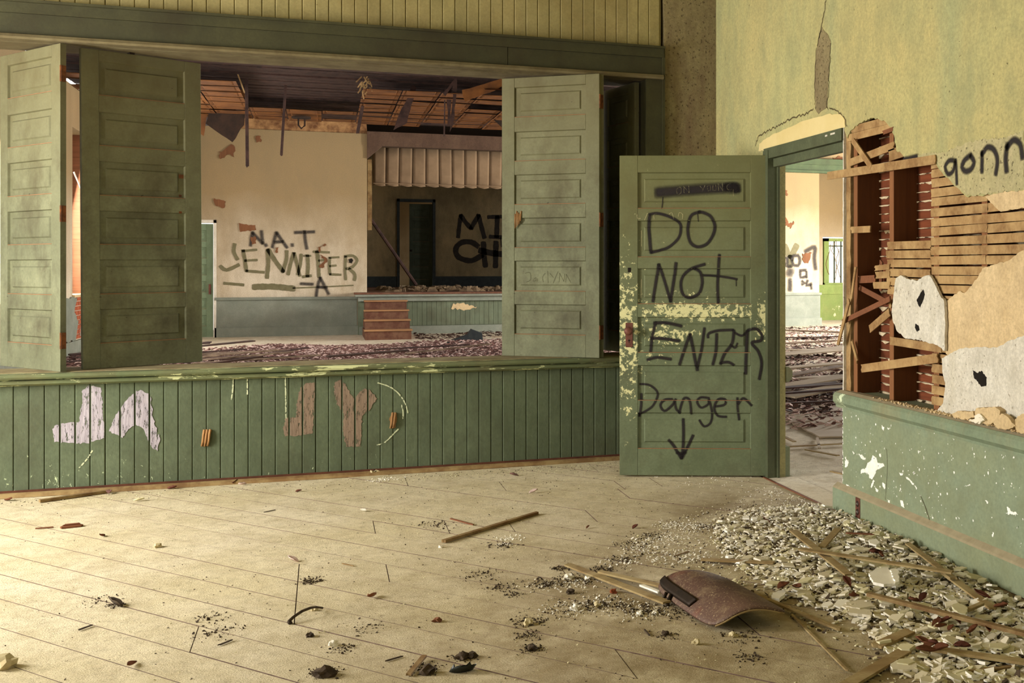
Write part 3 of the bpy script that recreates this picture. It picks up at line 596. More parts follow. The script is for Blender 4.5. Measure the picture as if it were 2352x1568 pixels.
# ================================================================ DOORS
m_ledge = plain('brown_dusty_ledge', (150, 108, 78), (128, 92, 62), .9, 8, .1)
def door(name, loc, rz, Wd, Hh, T, pz, sl, sr, mat, label, cat='door', inset=.015, rz_tilt=0.0):
    """pz: list of (z0, z1) of the panels; sl, sr: stile widths. Local x along the width, front at y = 0, back at y = T"""
    t = empty(name, loc, rz); tagit(t, label, cat, kind='structure'); t.rotation_euler[1] = rz_tilt
    MB().box(0, sl, 0, T, 0, Hh).obj('stile', mat, t, bevel=.0015); MB().box(Wd-sr, Wd, 0, T, 0, Hh).obj('stile', mat, t, bevel=.0015)
    ld = MB(); zs = [0] + [z for p in pz for z in p] + [Hh]
    for i in range(0, len(zs), 2): MB().box(sl+.0006, Wd-sr-.0006, .0005, T-.0005, zs[i], zs[i+1]).obj('rail', mat, t, bevel=.0015)
    for z0, z1 in pz:
        x0, x1 = sl, Wd-sr; m = .05*min(1, (z1-z0)/.2); d = inset
        def ring(e, y): return [(x0+e, y, z0+e), (x1-e, y, z0+e), (x1-e, y, z1-e), (x0+e, y, z1-e)]
        V = ring(0, .002) + ring(.005, d) + ring(m*.82, d+.0012) + ring(m, d-.0075) + ring(m+.004, d-.0075) + ring(0, T-.002) + ring(.005, T-d)
        F = [(4*k+i, 4*k+(i+1) % 4, 4*k+4+(i+1) % 4, 4*k+4+i) for k in range(4) for i in range(4)] + [(16, 17, 18, 19), (23, 22, 21, 20)]
        F = F[:-1] + [(20+i, 24+i, 24+(i+1) % 4, 20+(i+1) % 4) for i in range(4)] + [(27, 26, 25, 24)] + [(i, 20+i, 20+(i+1) % 4, (i+1) % 4) for i in range(4)]
        MB().add(V, F).obj('panel', mat, t)
        ld.box(sl+.001, Wd-sr-.001, .0008, inset-.0008, z0+.0005, z0+.0035)
    ld.obj('panel_ledge', m_ledge, t)
    return t
def hsurf(pz, sl, sr, Wd, inset=.015):
    """front surface depth of a door at (x, z)"""
    def h(x, z):
        if x < sl or x > Wd-sr: return 0.0
        for z0, z1 in pz:
            if z0 < z < z1:
                m = .05*min(1, (z1-z0)/.2); e = min(x-sl, Wd-sr-x, z-z0, z1-z)
                if e < .005: return inset*e/.005
                if e < m*.82: return inset
                if e < m: return inset-.0075*(e-m*.82)/(m*.18)
                return inset-.0075
        return 0.0
    return h
# the sprayed door, standing open
DW, DH = 1.0, 2.13
free, hinge = Vector((1.838, 7.015, 0)), Vector((2.766, 6.643, 0)); dv = (hinge-free).normalized(); rzD = math.atan2(dv.y, dv.x)
sc = DH/740.0
pzD = [((1096-b)*sc+.0, (1096-a)*sc) for a, b in ((952, 1035), (843, 924), (732, 814), (620, 702), (510, 594), (399, 482))]
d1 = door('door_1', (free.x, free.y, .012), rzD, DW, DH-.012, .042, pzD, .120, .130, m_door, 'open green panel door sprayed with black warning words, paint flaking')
def DL(u, v, off=-.0015):
    p = PPL(u, v, (free.x, free.y, 0), Vector((dv.y, -dv.x, 0))); q = p-free; return (q.x*dv.x+q.y*dv.y, p.z-.012)
hD = hsurf(pzD, .120, .130, DW)
toD = lambda a, b: (a, hD(a, b)-.0022, b)
za = lambda L: [DL(1380+x/3.825, 330+y/3.825) for x, y in L]; zb = lambda L: [DL(1380+x/3.734, 700+y/3.734) for x, y in L]
words = (('sprayed_bar', [(za([(500, 428), (700, 412), (900, 398), (1080, 388), (1195, 392)]), .064), (za([(1100, 380), (1180, 375), (1195, 405)]), .05), (za([(545, 470), (540, 520), (534, 568)]), .006)]),
 ('sprayed_word', [(za(L), wd) for L, wd in (([(430, 625), (420, 720), (428, 840), (438, 955)], .022), ([(428, 620), (500, 612), (600, 640), (685, 690), (702, 750), (680, 830), (600, 905), (520, 935), (440, 955)], .018),
   ([(870, 600), (800, 625), (768, 700), (765, 790), (790, 870), (850, 905), (930, 880), (985, 800), (1000, 720), (965, 640), (900, 605), (860, 600)], .020), ([(850, 620), (853, 650), (856, 682)], .005))]),
 ('sprayed_word', [(za(L), wd) for L, wd in (([(455, 1385), (485, 1200), (508, 1060)], .020), ([(508, 1060), (560, 1210), (610, 1385)], .019), ([(610, 1385), (640, 1200), (660, 1048)], .020),
   ([(912, 1058), (800, 1095), (730, 1150), (702, 1230), (720, 1320), (780, 1352), (860, 1315), (890, 1220), (872, 1130), (820, 1095)], .019), ([(1040, 975), (1032, 1100), (1025, 1250), (1030, 1400)], .019), ([(895, 1155), (1000, 1160), (1120, 1175), (1195, 1190)], .015), ([(1188, 1195), (1189, 1250)], .005))]),
 ('sprayed_word', [(zb(L), wd) for L, wd in (([(455, 155), (560, 155), (690, 182)], .020), ([(430, 285), (540, 290), (670, 310)], .020), ([(470, 150), (442, 260), (425, 400)], .019), ([(400, 470), (480, 450), (600, 465)], .019),
   ([(675, 510), (720, 370), (765, 250)], .019), ([(765, 250), (790, 380), (825, 560)], .020), ([(825, 540), (862, 380), (888, 200)], .018), ([(918, 280), (925, 245), (1010, 220), (1135, 215)], .017), ([(993, 250), (985, 400), (960, 510)], .019),
   ([(1140, 220), (1125, 330), (1060, 420), (1025, 505)], .019), ([(1110, 340), (1150, 370), (1170, 330)], .012), ([(1025, 498), (1090, 490), (1140, 515)], .017), ([(1150, 240), (1210, 265), (1255, 225)], .014),
   ([(1255, 225), (1247, 400), (1240, 590)], .021), ([(1260, 218), (1330, 205), (1378, 255), (1370, 305), (1295, 325), (1350, 400), (1378, 500), (1358, 635)], .019))]),
 ('sprayed_word', [(zb(L), wd) for L, wd in (([(345, 765), (345, 860), (330, 955)], .016), ([(335, 680), (420, 690), (485, 755), (455, 850), (400, 900), (330, 935)], .014),
   ([(610, 810), (545, 815), (510, 860), (545, 908), (610, 860), (640, 810)], .015), ([(632, 820), (645, 890), (680, 925)], .015), ([(672, 930), (688, 860), (715, 800), (760, 820), (775, 935)], .015),
   ([(925, 800), (855, 795), (825, 830), (860, 880), (920, 850), (925, 810), (952, 920), (940, 1010), (885, 1042), (845, 990)], .014), ([(985, 870), (1060, 855), (1065, 812), (1005, 812), (972, 880), (1000, 950), (1075, 962)], .015),
   ([(1170, 800), (1172, 880), (1185, 985)], .015), ([(1178, 850), (1222, 802), (1292, 862)], .015))]),
 ('sprayed_arrow', [(zb(L), wd) for L, wd in (([(705, 980), (708, 1120), (700, 1260), (690, 1310)], .019), ([(582, 1160), (630, 1220), (690, 1315)], .019), ([(790, 1120), (752, 1200), (692, 1315)], .019), ([(650, 1265), (690, 1275), (725, 1265)], .018))]))
for nm, strokes in words:
    mb = MB()
    for P, wd in strokes: ribbon(mb, P, wd, toD, .007)
    mb.obj(nm, m_spray, d1, fix=False)
mb = MB()
for L in ([(670, 440), (665, 400), (700, 380), (705, 430), (680, 445)], [(730, 430), (728, 375)], [(728, 375), (775, 430)], [(775, 430), (772, 370)], [(870, 370), (895, 400)], [(915, 365), (890, 420)], [(940, 400), (935, 370), (960, 365), (962, 410), (942, 412)],
          [(985, 365), (985, 410), (1010, 410), (1010, 360)], [(1035, 410), (1030, 350)], [(1030, 350), (1070, 410)], [(1070, 410), (1068, 345)], [(1140, 350), (1110, 365), (1112, 400), (1145, 402), (1148, 380)], [(1163, 400), (1165, 460)],
          [(320, 620), (322, 655), (350, 655)], [(385, 670), (410, 610)], [(470, 660), (465, 625), (490, 615)], [(600, 620), (625, 605), (640, 660)], [(680, 640), (690, 605), (720, 620), (715, 660)], [(355, 760), (355, 900)], [(355, 1190), (352, 1350)]):
    ribbon(mb, za(L), .0035, toD, .01, False)
mb.obj('scratched_writing', m_scratch, d1, fix=False)
# knob, lock plate, hinges
lk = MB().box(.040, .088, -.004, 0, .848, 1.010).obj('lock_plate', m_plate, d1, bevel=.002)
MB().lathe([(.009, 0), (.009, .022), (.022, .03), (.029, .042), (.027, .054), (.015, .062), (.0, .063)], (.064, -.004, .957), Vector((0, -1, 0)), 18).obj('knob', m_plate, lk, smooth=True)
MB().lathe([(.006, 0), (.006, .0008)], (.064, -.004, .893), Vector((0, -1, 0)), 10).box(.062, .066, -.0048, -.004, .876, .892).obj('keyhole', m_black, lk)
MB().box(.055, .075, -.002, 0, 1.345, 1.375).obj('bolt_hole', m_black, d1)
for z in (.23, 1.87): MB().box(DW+.001, DW+.022, -.006, -.002, z, z+.10).tube([(DW+.004, -.004, z), (DW+.004, -.004, z+.1)], .006, 8).obj('hinge', m_iron, d1)

# folding leaves over the low wall
pzL = [((819-b)*.00315, (819-a)*.00315) for a, b in ((700, 769), (600, 670), (501.5, 570), (402, 471), (303, 371), (201, 270))]
def leaf(name, L, Rr, label, side=1, tilt=0.0):
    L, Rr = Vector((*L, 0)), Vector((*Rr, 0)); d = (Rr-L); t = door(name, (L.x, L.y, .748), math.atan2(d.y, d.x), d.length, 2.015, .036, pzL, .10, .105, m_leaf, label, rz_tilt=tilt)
    t['w'] = d.length; return t
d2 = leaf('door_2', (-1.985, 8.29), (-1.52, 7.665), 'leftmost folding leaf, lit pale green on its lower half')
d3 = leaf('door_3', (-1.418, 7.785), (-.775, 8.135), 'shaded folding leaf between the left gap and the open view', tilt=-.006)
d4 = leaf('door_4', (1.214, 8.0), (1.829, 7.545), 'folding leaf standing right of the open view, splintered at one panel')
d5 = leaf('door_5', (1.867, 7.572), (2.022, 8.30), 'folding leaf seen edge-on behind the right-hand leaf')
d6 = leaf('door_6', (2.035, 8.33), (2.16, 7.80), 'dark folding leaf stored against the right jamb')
for t, zs, mt in ((d2, (.14, .92, 1.78), m_rust), (d4, (.13, .93, 1.77), m_rust)):
    for z in zs:
        MB().box(t['w']+.0005, t['w']+.0025, .002, .034, z, z+.10).tube([(t['w']+.004, .001, z), (t['w']+.004, .001, z+.1)], .006, 8).obj('hinge', mt, t)
for z in (.13, .93, 1.77): MB().box(-.003, -.0005, .002, .034, z, z+.10).obj('hinge', m_rust, d5)
for z, s in ((1.245, .014), (1.115, .008), (1.005, .008)): MB().box(.585, .585+s*2.2, -.0015, 0, z-s, z+s*.8).obj('empty_screw_recess', m_rust, d3)
MB().box(.28, .31, -.012, .03, 2.015, 2.035).obj('track_roller', m_iron, d3)
h = MB()
for j in range(5): h.tube([(.012*j+.108, -.002, 1.03+.02*j % .03), (.011*j+.110, -.009, .98), (.010*j+.108, -.002, .925+.01*j)], .005, 6, .003)
h.obj('splintered_wood', m_splin, d4, smooth=True)
L4 = Vector((1.214, 8.0, 0)); v4 = (Vector((1.829, 7.545, 0))-L4).normalized()
def LL(u, v):
    p = PPL(u, v, L4, Vector((v4.y, -v4.x, 0))); q = p-L4; return (q.x*v4.x+q.y*v4.y, p.z-.748)
z6 = lambda L: [LL(1120+x/3.734, 460+y/3.734) for x, y in L]
h4 = hsurf(pzL, .10, .105, d4['w']); mb = MB()
for L in ([(320, 625), (360, 620), (365, 680), (330, 700)], [(390, 680), (410, 660), (410, 690), (385, 690)], [(420, 695), (425, 670)], [(490, 625), (468, 660), (475, 700)], [(512, 605), (515, 710)], [(530, 625), (560, 660)], [(600, 610), (558, 710)], [(610, 700), (615, 625)], [(615, 625), (650, 695)], [(650, 695), (658, 630)], [(665, 700), (672, 635)], [(672, 635), (710, 705)]):
    ribbon(mb, z6(L), .004, lambda a, b: (a, h4(a, b)-.0015, b), .01, False)
mb.obj('scratched_writing', m_scratchd, d4, fix=False)

# ================================================================ SHELL OF BOTH ROOMS
def holed_wall(name, mat, ax, c0, c1, lo, hi, z1, holes, label):
    """wall across axis ax ('x': plane x = c0..c1 running in y) with window openings (a0, a1, z0, z1)"""
    mb = MB(); B = (lambda a0, a1, z0, zz: mb.box(c0, c1, a0, a1, z0, zz)) if ax == 'x' else (lambda a0, a1, z0, zz: mb.box(a0, a1, c0, c1, z0, zz))
    p = lo
    for a0, a1, z0, zz in holes: B(p, a0, 0, z1); B(a0, a1, 0, z0); B(a0, a1, zz, z1); p = a1
    B(p, hi, 0, z1); return tagit(mb.obj(name, mat), label, 'wall', kind='structure')
holed_wall('wall_left', m_plaster, 'x', -4.6, -4.3, -2.2, 7.85, 4.3, [(1.95, 3.25, .75, 3.05), (5.25, 6.55, .6, 2.9)], 'left plaster wall of the near room with two tall windows')
holed_wall('wall_front', m_plaster, 'y', -2.5, -2.2, -4.6, 3.0, 4.3, [(-3.3, -2.2, .8, 2.8), (.3, 1.4, .8, 2.8)], 'plaster wall with two tall windows behind the viewer')
tagit(MB().box(-4.6, 3.02, -2.5, 7.84, 4.3, 4.4).obj('ceiling', m_yboard), 'board ceiling of the near room', 'ceiling', kind='structure')
hl = holed_wall('wall_left', m_hplaster, 'x', -4.05, -3.7, 7.86, 24.3, 4.25, [(9.5, 10.9, .95, 3.4), (14.3, 15.7, .95, 3.6), (19.5, 20.7, .95, 3.6)], 'hall side wall with plaster over brick and a bright window')
holed_wall('wall_side', m_hplaster, 'x', 15.9, 16.2, 1.0, 26.8, 4.25, [(11.2, 12.8, .95, 3.6), (18.2, 19.8, .95, 3.6)], 'far right side wall of the hall with windows')
holed_wall('wall_side', m_hplaster, 'y', .8, 1.1, 3.02, 16.2, 4.25, [(6.8, 8.4, .95, 3.6)], 'near end wall of the hall behind the doorway room')
hf = MB().box(-4.1, 16.2, 7.86, 27, -.05, -.001).box(2.93, 16.2, .8, 7.86, -.05, -.001).obj('floor', m_floorb); tagit(hf, 'littered wooden floor of the hall beyond the partition', 'floor', kind='structure')

# far wall of the hall
YF = 24.1
fw = MB().box(-4.05, -3.02, YF, YF+.2, 0, 4.25).box(-3.02, -2.08, YF, YF+.2, 2.32, 4.25).box(-2.08, .843, YF, YF+.2, 0, 4.22).obj('wall_far', m_hplaster)
tagit(fw, 'far plaster wall of the hall with olive brushed lettering', 'wall', kind='structure')
MB().prism(jag([(-2.08, 4.2), (.843, 4.2), (.843, 4.5), (-2.08, 4.5)], .12, .03, R), lambda a, b: (a, YF+.2, b), lambda a, b: (a, YF+.03, b)).obj('ragged_wall_top', plain('cream_and_brown_wall_top', (170, 130, 86), (96, 62, 36), .9, 5, .5), fw)
fw2 = MB().box(9.2, 11.32, YF, YF+.2, 0, 4.25).obj('wall_far', m_hplaster); tagit(fw2, 'far hall wall seen through the doorway, with sprayed numbers', 'wall', kind='structure')
a2 = MB().box(11.12, 11.32, YF+.2, 26.5, 0, 4.25).box(11.3, 12.55, 26.5, 26.8, 0, 4.25).box(14.1, 15.9, 26.5, 26.8, 0, 4.25).box(12.55, 14.1, 26.5, 26.8, .95, .951).box(12.55, 14.1, 26.5, 26.8, 2.24, 4.25).obj('wall_alcove', m_hplaster)
tagit(a2, 'pale wall around the small bright window beyond the doorway', 'wall', kind='structure')
aw = MB().box(11.33, 15.9, 26.47, 26.8, 0, .93).obj('wall_alcove', m_hgreen); tagit(aw, 'bright green wainscot with peeled pale patch under the far window', 'wall', kind='structure')
MB().box(11.33, 15.9, 26.44, 26.47, .70, .95).obj('apron_board', m_hgreen, aw)
for x0, x1, nm in ((-2.07, .64, 'grey-green wainscot of the far hall wall left of the platform'), (9.2, 11.34, 'grey wainscot of the far hall wall seen through the doorway')):
    o = MB().box(x0, x1, YF-.02, YF, 0, .76).obj('wall_far', m_hwains); tagit(o, nm, 'wall', kind='structure')
    MB().box(x0, x1+.02, YF-.06, YF-.02, .745, .80).obj('chair_rail', m_hwains, o); MB().box(x0, x1+.03, YF-.05, YF-.02, 0, .19).obj('base_board', m_hwains, o)
o = MB().box(-2.09, -2.04, YF-.05, YF+.1, 0, 2.36).box(-3.05, -2.04, YF-.05, YF+.1, 2.30, 2.36).obj('trim_12', m_white); tagit(o, 'pale frame around the narrow green door of the far wall', 'door frame', kind='structure')
pz7 = [(z, z+.22) for z in (.22, .56, .90, 1.24, 1.58, 1.92)]
d7 = door('door_7', (-3.03, YF-.01, .01), 0, .93, 2.27, .04, pz7, .12, .12, paint('pale_green_far_door', (130, 150, 120), (118, 138, 108), (80, 80, 56), .4), 'distant green panel door left of the brushed lettering')
MB().box(.85, .89, -.02, 0, .86, 1.06).obj('lock_plate', m_plate, d7)
# bare lath spots and brushed letters
XF = lambda L, y=YF: [(PY(u, v, y).x, PY(u, v, y).z) for u, v in L]
m_spot = woodm('orange_lath_spot', (140, 94, 60), (100, 62, 38), st=(30, 30, 1), sc=2)
def spot(L, y, par, n=1.0):
    P = jag(XF(L, y), .05, .02*n, R); MB().prism(P, lambda a, b: (a, y-.001, b), lambda a, b: (a, y-.012, b)).obj('bared_lath_spot', m_spot, par)
z4 = lambda L: [(440+x/3.178, 460+y/3.178) for x, y in L]; zc = lambda L: [(440+x/3.178, 120+y/3.178) for x, y in L]
for L in ([(345, 165), (385, 175), (465, 180), (472, 215), (430, 225), (355, 230)], [(432, 265), (465, 262), (472, 315), (440, 322)], [(612, 345), (635, 340), (632, 380), (618, 385)], [(925, 340), (975, 315), (985, 325), (940, 345), (935, 380), (925, 370)], [(935, 395), (985, 420), (990, 450), (955, 495), (930, 490), (945, 465), (970, 440)]): spot(z4(L), YF, fw)
for L in ([(165, 1065), (200, 1072), (250, 1090), (240, 1135), (210, 1130), (170, 1110)], [(200, 725), (235, 715), (270, 685), (290, 670), (315, 690), (310, 765), (280, 745), (240, 770), (210, 780)], [(470, 612), (505, 612), (508, 655), (475, 660)]): spot(zc(L), YF, fw)
MB().prism(jag(XF(z4([(1145, 430), (1165, 422), (1180, 440), (1170, 460), (1150, 455)])), .05, .01, R), lambda a, b: (a, YF-.001, b), lambda a, b: (a, YF-.013, b)).obj('dark_hole', m_black, fw)
far = lambda a, b: (a, YF-.006, b)
mb = MB(); W = .058
for L, wd in (([(315, 320), (308, 375), (335, 430)], W), ([(210, 480), (255, 508), (345, 470)], W), ([(375, 365), (388, 430), (400, 515)], W), ([(372, 370), (475, 360)], W*.7), ([(390, 440), (478, 435)], W*.7), ([(400, 515), (528, 525)], W*.8),
              ([(555, 360), (560, 460), (550, 565)], W*1.1), ([(560, 360), (610, 440), (668, 520)], W*1.2), ([(665, 520), (690, 440), (695, 370)], W), ([(745, 385), (720, 470), (705, 540)], W), ([(750, 385), (770, 470), (790, 550)], W*.9), ([(775, 540), (795, 460), (800, 395)], W*.9),
              ([(845, 400), (850, 480), (845, 555)], W), ([(820, 405), (870, 405)], W*.6), ([(812, 558), (872, 550)], W*.8), ([(915, 370), (925, 460), (930, 560)], W), ([(892, 375), (1005, 380)], W*.7), ([(930, 440), (985, 430)], W*.7),
              ([(1010, 420), (1005, 480), (1010, 540)], W*.8), ([(1005, 418), (1075, 415)], W*.6), ([(1010, 480), (1055, 475)], W*.6), ([(1010, 540), (1090, 543)], W*.7), ([(1125, 410), (1120, 500), (1125, 578)], W*.8), ([(1118, 408), (1180, 405), (1208, 440), (1175, 485), (1130, 500)], W*.8), ([(1150, 500), (1192, 540), (1188, 582)], W*.9),
              ([(455, 632), (600, 630), (748, 645)], W*1.7), ([(740, 640), (950, 632), (1180, 620)], W*.4), ([(237, 605), (300, 610), (380, 617)], W*.8)):
    ribbon(mb, XF(z4(L)), wd, far, .04, False, wob=.05)
mb.obj('brushed_lettering', m_brush, fw, fix=False)
mb = MB()
for L in ([(430, 330), (445, 235)], [(445, 235), (520, 315)], [(520, 315), (510, 225)], [(590, 342), (620, 235)], [(620, 235), (697, 345)], [(608, 305), (668, 300)], [(755, 235), (895, 230)], [(825, 225), (830, 290), (842, 352)], [(735, 320), (735, 332)], [(540, 322), (546, 332)], [(910, 700), (922, 620), (940, 565)], [(940, 565), (1000, 682)], [(920, 632), (985, 636)], [(798, 608), (885, 612)]):
    ribbon(mb, XF(z4(L)), .06, lambda a, b: (a, YF-.008, b), .04)
mb.obj('sprayed_initials', m_spray_soft, fw, fix=False)
# numbers on the wall seen through the doorway
z3 = lambda L: [(1740+x/3.92, 260+y/3.92) for x, y in L]; mb = MB()
for L, wd in (([(240, 1300), (265, 1305), (268, 1345), (242, 1372), (300, 1376)], .08), ([(310, 1320), (325, 1285), (365, 1280), (382, 1325), (365, 1372), (325, 1368), (310, 1330)], .08), ([(430, 1245), (515, 1205), (510, 1300), (522, 1400)], .10), ([(285, 1430), (298, 1436)], .22), ([(292, 1500), (292, 1560), (290, 1590)], .11),
              ([(380, 1415), (435, 1412)], .07), ([(385, 1430), (388, 1478), (430, 1470)], .07), ([(440, 1425), (442, 1480)], .06), ([(400, 1510), (425, 1530), (400, 1540)], .07), ([(450, 1505), (440, 1550), (485, 1535)], .07), ([(480, 1545), (485, 1580)], .06)):
    ribbon(mb, XF(z3(L)), wd, lambda a, b: (a, YF-.006, b), .06)
mb.obj('sprayed_numbers', m_spray_soft, fw2, fix=False)
mb = MB()
for L in ([(245, 1195), (295, 1290), (352, 1190)], [(297, 1290), (292, 1375)]): ribbon(mb, XF(z3(L)), .12, lambda a, b: (a, YF-.004, b), .08, False)
mb.obj('brushed_letter', m_brush, fw2, fix=False)
for L in ([(402, 1262), (490, 1255), (475, 1300), (455, 1350), (425, 1350), (400, 1310)], [(238, 940), (262, 950), (275, 990), (300, 985), (322, 970), (325, 1000), (295, 1040), (270, 1010), (245, 1000)], [(236, 695), (268, 697), (265, 745), (238, 742)]): spot(z3(L), YF, fw2, 1.6)
# band with a green beam under the ceiling
o = MB().box(9.2, 15.9, YF-.10, YF-.001, 3.70, 4.02).box(9.2, 15.9, YF-.16, YF-.10, 3.90, 4.04).box(9.2, 15.9, YF-.13, YF-.10, 3.70, 3.76).obj('trim_13', m_beam); tagit(o, 'dark green beam high on the wall seen through the doorway', 'beam', kind='structure')
spot(z3([(675, 400), (700, 405), (720, 388), (765, 392), (768, 430), (735, 425), (705, 440), (680, 430)]), YF-.02, o)
o = MB().box(11.30, 15.9, YF-.02, YF+.1, 4.03, 4.5).box(9.2, 11.3, YF-.02, YF-.005, 4.05, 4.5).obj('wall_band', m_hplaster); tagit(o, 'pale plaster band above the green beam', 'wall', kind='structure')
# alcove window
wn = empty('window_1', (0, 0, 0)); tagit(wn, 'small bright window with thin bars over the green wainscot', 'window', kind='structure')
MB().box(12.62, 12.76, 26.55, 26.66, .96, 2.2).box(14.0, 14.1, 26.55, 26.66, .96, 2.2).box(12.62, 14.1, 26.55, 26.66, 2.12, 2.2).box(12.62, 14.1, 26.5, 26.66, .93, 1.0).obj('window_frame', m_hgreen, wn)
for x in (12.93, 13.13, 13.33, 13.53, 13.73): MB().box(x, x+.025, 26.58, 26.62, .98, 2.14).obj('bar', m_trimg, wn)
MB().box(12.7, 14.05, 26.58, 26.62, 1.98, 2.01).obj('bar', m_trimg, wn)
MB().box(12.7, 14.05, 26.63, 26.636, .98, 2.14).obj('pane', m_glass, wn)
vn = MB()
for i in range(9):
    x = R.uniform(12.7, 13.6); z = R.uniform(1.0, 1.3); p = [(x, 26.54, z)]
    for k in range(6): x += R.uniform(-.07, .07); z += R.uniform(.08, .2); p.append((x, 26.54, min(z, 2.15)))
    vn.tube(p, .008, 5)
tagit(vn.obj('dry_vine', m_moldw), 'dry vine stems crossing the small far window', 'vine', kind='stuff')
# side window of the hall seen in the left gap
w2 = empty('window_2', (0, 0, 0)); tagit(w2, 'bright hall window glimpsed between the two left folding leaves', 'window', kind='structure')
MB().box(-4.04, -3.96, 19.52, 19.60, .97, 3.58).box(-4.04, -3.96, 20.60, 20.68, .97, 3.58).box(-4.04, -3.96, 19.52, 20.68, 3.50, 3.58).box(-4.04, -3.98, 19.6, 20.6, 2.2, 2.26).obj('window_frame', m_lath, w2)
MB().box(-4.02, -4.015, 19.6, 20.6, .97, 3.5).obj('pane', m_glass, w2)
MB().box(-4.0, -3.66, 19.45, 20.75, .93, .97).obj('window_sill', m_tan, w2)
brick = plain('red_brick', (168, 90, 58), (132, 66, 44), .9, 14, .5)
MB().box(-3.94, -3.699, 20.66, 20.70, .97, 3.6).obj('reveal', m_red, w2)
MB().box(-3.699, -3.69, 20.72, 24.0, .3, 3.5).obj('brick_mortar', m_keys, hl)
for r in range(40):
    for c in range(3):
        y = 20.72+c*.22+(r % 2)*.11; z = .3+r*.08
        if z < 3.3: MB().box(-3.699, -3.675, y, y+.205, z, z+.068).obj('brick', brick, hl)
for r in range(9):
    for c in range(7):
        y = 19.3+c*.22+(r % 2)*.11; z = .27+r*.075
        MB().box(-3.70, -3.68, y, y+.205, z, z+.063).obj('brick', brick, hl)
MB().prism(jag([(18.2, .25), (19.6, .25), (19.8, .55), (19.5, .7), (19.7, .93), (18.2, .93)], .1, .03, R), lambda a, b: (-3.70, a, b), lambda a, b: (-3.672, a, b)).obj('plaster_remnant', m_hwains, hl)
MB().prism([(19.95, .3), (20.5, .28), (20.35, .62), (20.15, .75)], lambda a, b: (-3.69, a, b), lambda a, b: (-3.66, a, b)).obj('plaster_remnant', m_white, hl)
o = MB().box(-3.70, -3.66, 7.9, 24.0, 0, .25).obj('baseboard_left', m_hwains); tagit(o, 'grey baseboard of the hall side wall seen in the left gap', 'baseboard', kind='structure')
o = MB().tube([(-3.70, 19.6, 2.9), (-3.6, 19.7, 2.6), (-3.58, 19.72, 2.2), (-3.55, 19.85, 2.02), (-3.58, 19.95, 2.06), (-3.62, 19.8, 2.3)], .012, 6).obj('window_cord', m_white); tagit(o, 'loop of white cord hanging in the bright left window', 'cord')

# platform with proscenium
pf = MB().box(.66, 9.2, 23.95, 31.0, .0, .80).obj('platform', m_apron); tagit(pf, 'raised stage platform with beadboard front at the far wall', 'platform', kind='structure')
for k in range(48):
    x = .85+k*.1; 
    if x < 5.4: MB().box(x+.002, x+.097, 23.935, 23.95, .18, .72).obj('board', m_apron, pf)
MB().box(.60, 9.2, 23.74, 31, .80, .845).box(.66, 9.2, 23.84, 23.95, .70, .799).obj('edge_moulding', m_hwains, pf); MB().box(.58, 9.2, 23.72, 31, .846, .884).obj('platform_edge', m_step, pf)
MB().box(.68, 9.2, 23.90, 23.949, 0, .17).obj('base_board', m_hwains, pf)
MB().prism(jag([(2.55, .52), (2.95, .50), (3.1, .56), (2.9, .62), (2.6, .64)], .05, .03, R), lambda a, b: (a, 23.934, b), lambda a, b: (a, 23.93, b)).obj('bare_patch', m_tan, pf)
st = empty('platform_steps', (1.17, 22.9, 0)); tagit(st, 'small red-brown wooden steps up to the platform', 'steps')
for i in range(4):
    y0 = -.8+i*.3; z = .196+i*.182; g = .02*i
    MB().box(-.43+g*.5, .43-g*.5, y0, .8, z-.196 if i == 0 else z-.182, z-.028).obj('riser', m_step, st)
    MB().box(-.45+g*.5, .45-g*.5, y0-.03, y0+.32, z-.027, z).obj('tread', m_tread, st)
bw = MB().box(-.2, 1.92, 31.0, 31.15, .8, 5).box(2.82, 10, 31.0, 31.15, .8, 5).box(1.92, 2.82, 31.0, 31.15, 3.22, 5).obj('wall_platform', m_dark)
tagit(bw, 'stained dark wall at the back of the platform with black brushed letters', 'wall', kind='structure')
tagit(MB().box(-.2, 1.88, 30.96, 31.0, .884, 1.17).box(2.86, 10, 30.96, 31.0, .884, 1.17).obj('baseboard_platform', m_navy), 'dark blue-grey band at the foot of the platform wall', 'baseboard', kind='structure')
tagit(MB().box(.62, .84, 24.3, 31, .884, 5).box(9.2, 9.4, 24.3, 31, 0, 5).obj('wall_platform', m_dark), 'dark side walls of the platform', 'wall', kind='structure')
tagit(MB().box(1.86, 1.93, 30.94, 31.15, .884, 3.29).box(2.81, 2.88, 30.94, 31.15, .884, 3.29).box(1.86, 2.88, 30.94, 31.15, 3.215, 3.29).obj('trim_14', m_navy), 'dark frame of the door opening at the back of the platform', 'door frame', kind='structure')
d8 = door('door_8', (2.22, 31.45, .884), math.radians(-12), .62, 2.30, .04, [(z, z+.24) for z in (.2, .55, .9, 1.25, 1.6, 1.93)], .09, .09, paint('dim_grey_green_door', (84, 94, 80), (70, 80, 66), (40, 40, 30), .5), 'dim panel door standing open at the back of the platform')
MB().lathe([(.012, 0), (.012, .03), (.035, .05), (.03, .08), (0, .085)], (.05, 0, 1.0), Vector((0, -1, 0)), 10).obj('knob', m_iron, d8)
tagit(MB().box(.5, 4.6, 34.0, 34.1, .8, 3.6).box(.5, .6, 31.15, 34, .8, 3.6).box(4.5, 4.6, 31.15, 34, .8, 3.6).box(.5, 4.6, 31.15, 34, .75, .884).box(.5, 4.6, 31.15, 34, 3.6, 3.7).obj('wall_back_room', m_hplaster), 'tan walls of the little room behind the platform door', 'wall', kind='structure')
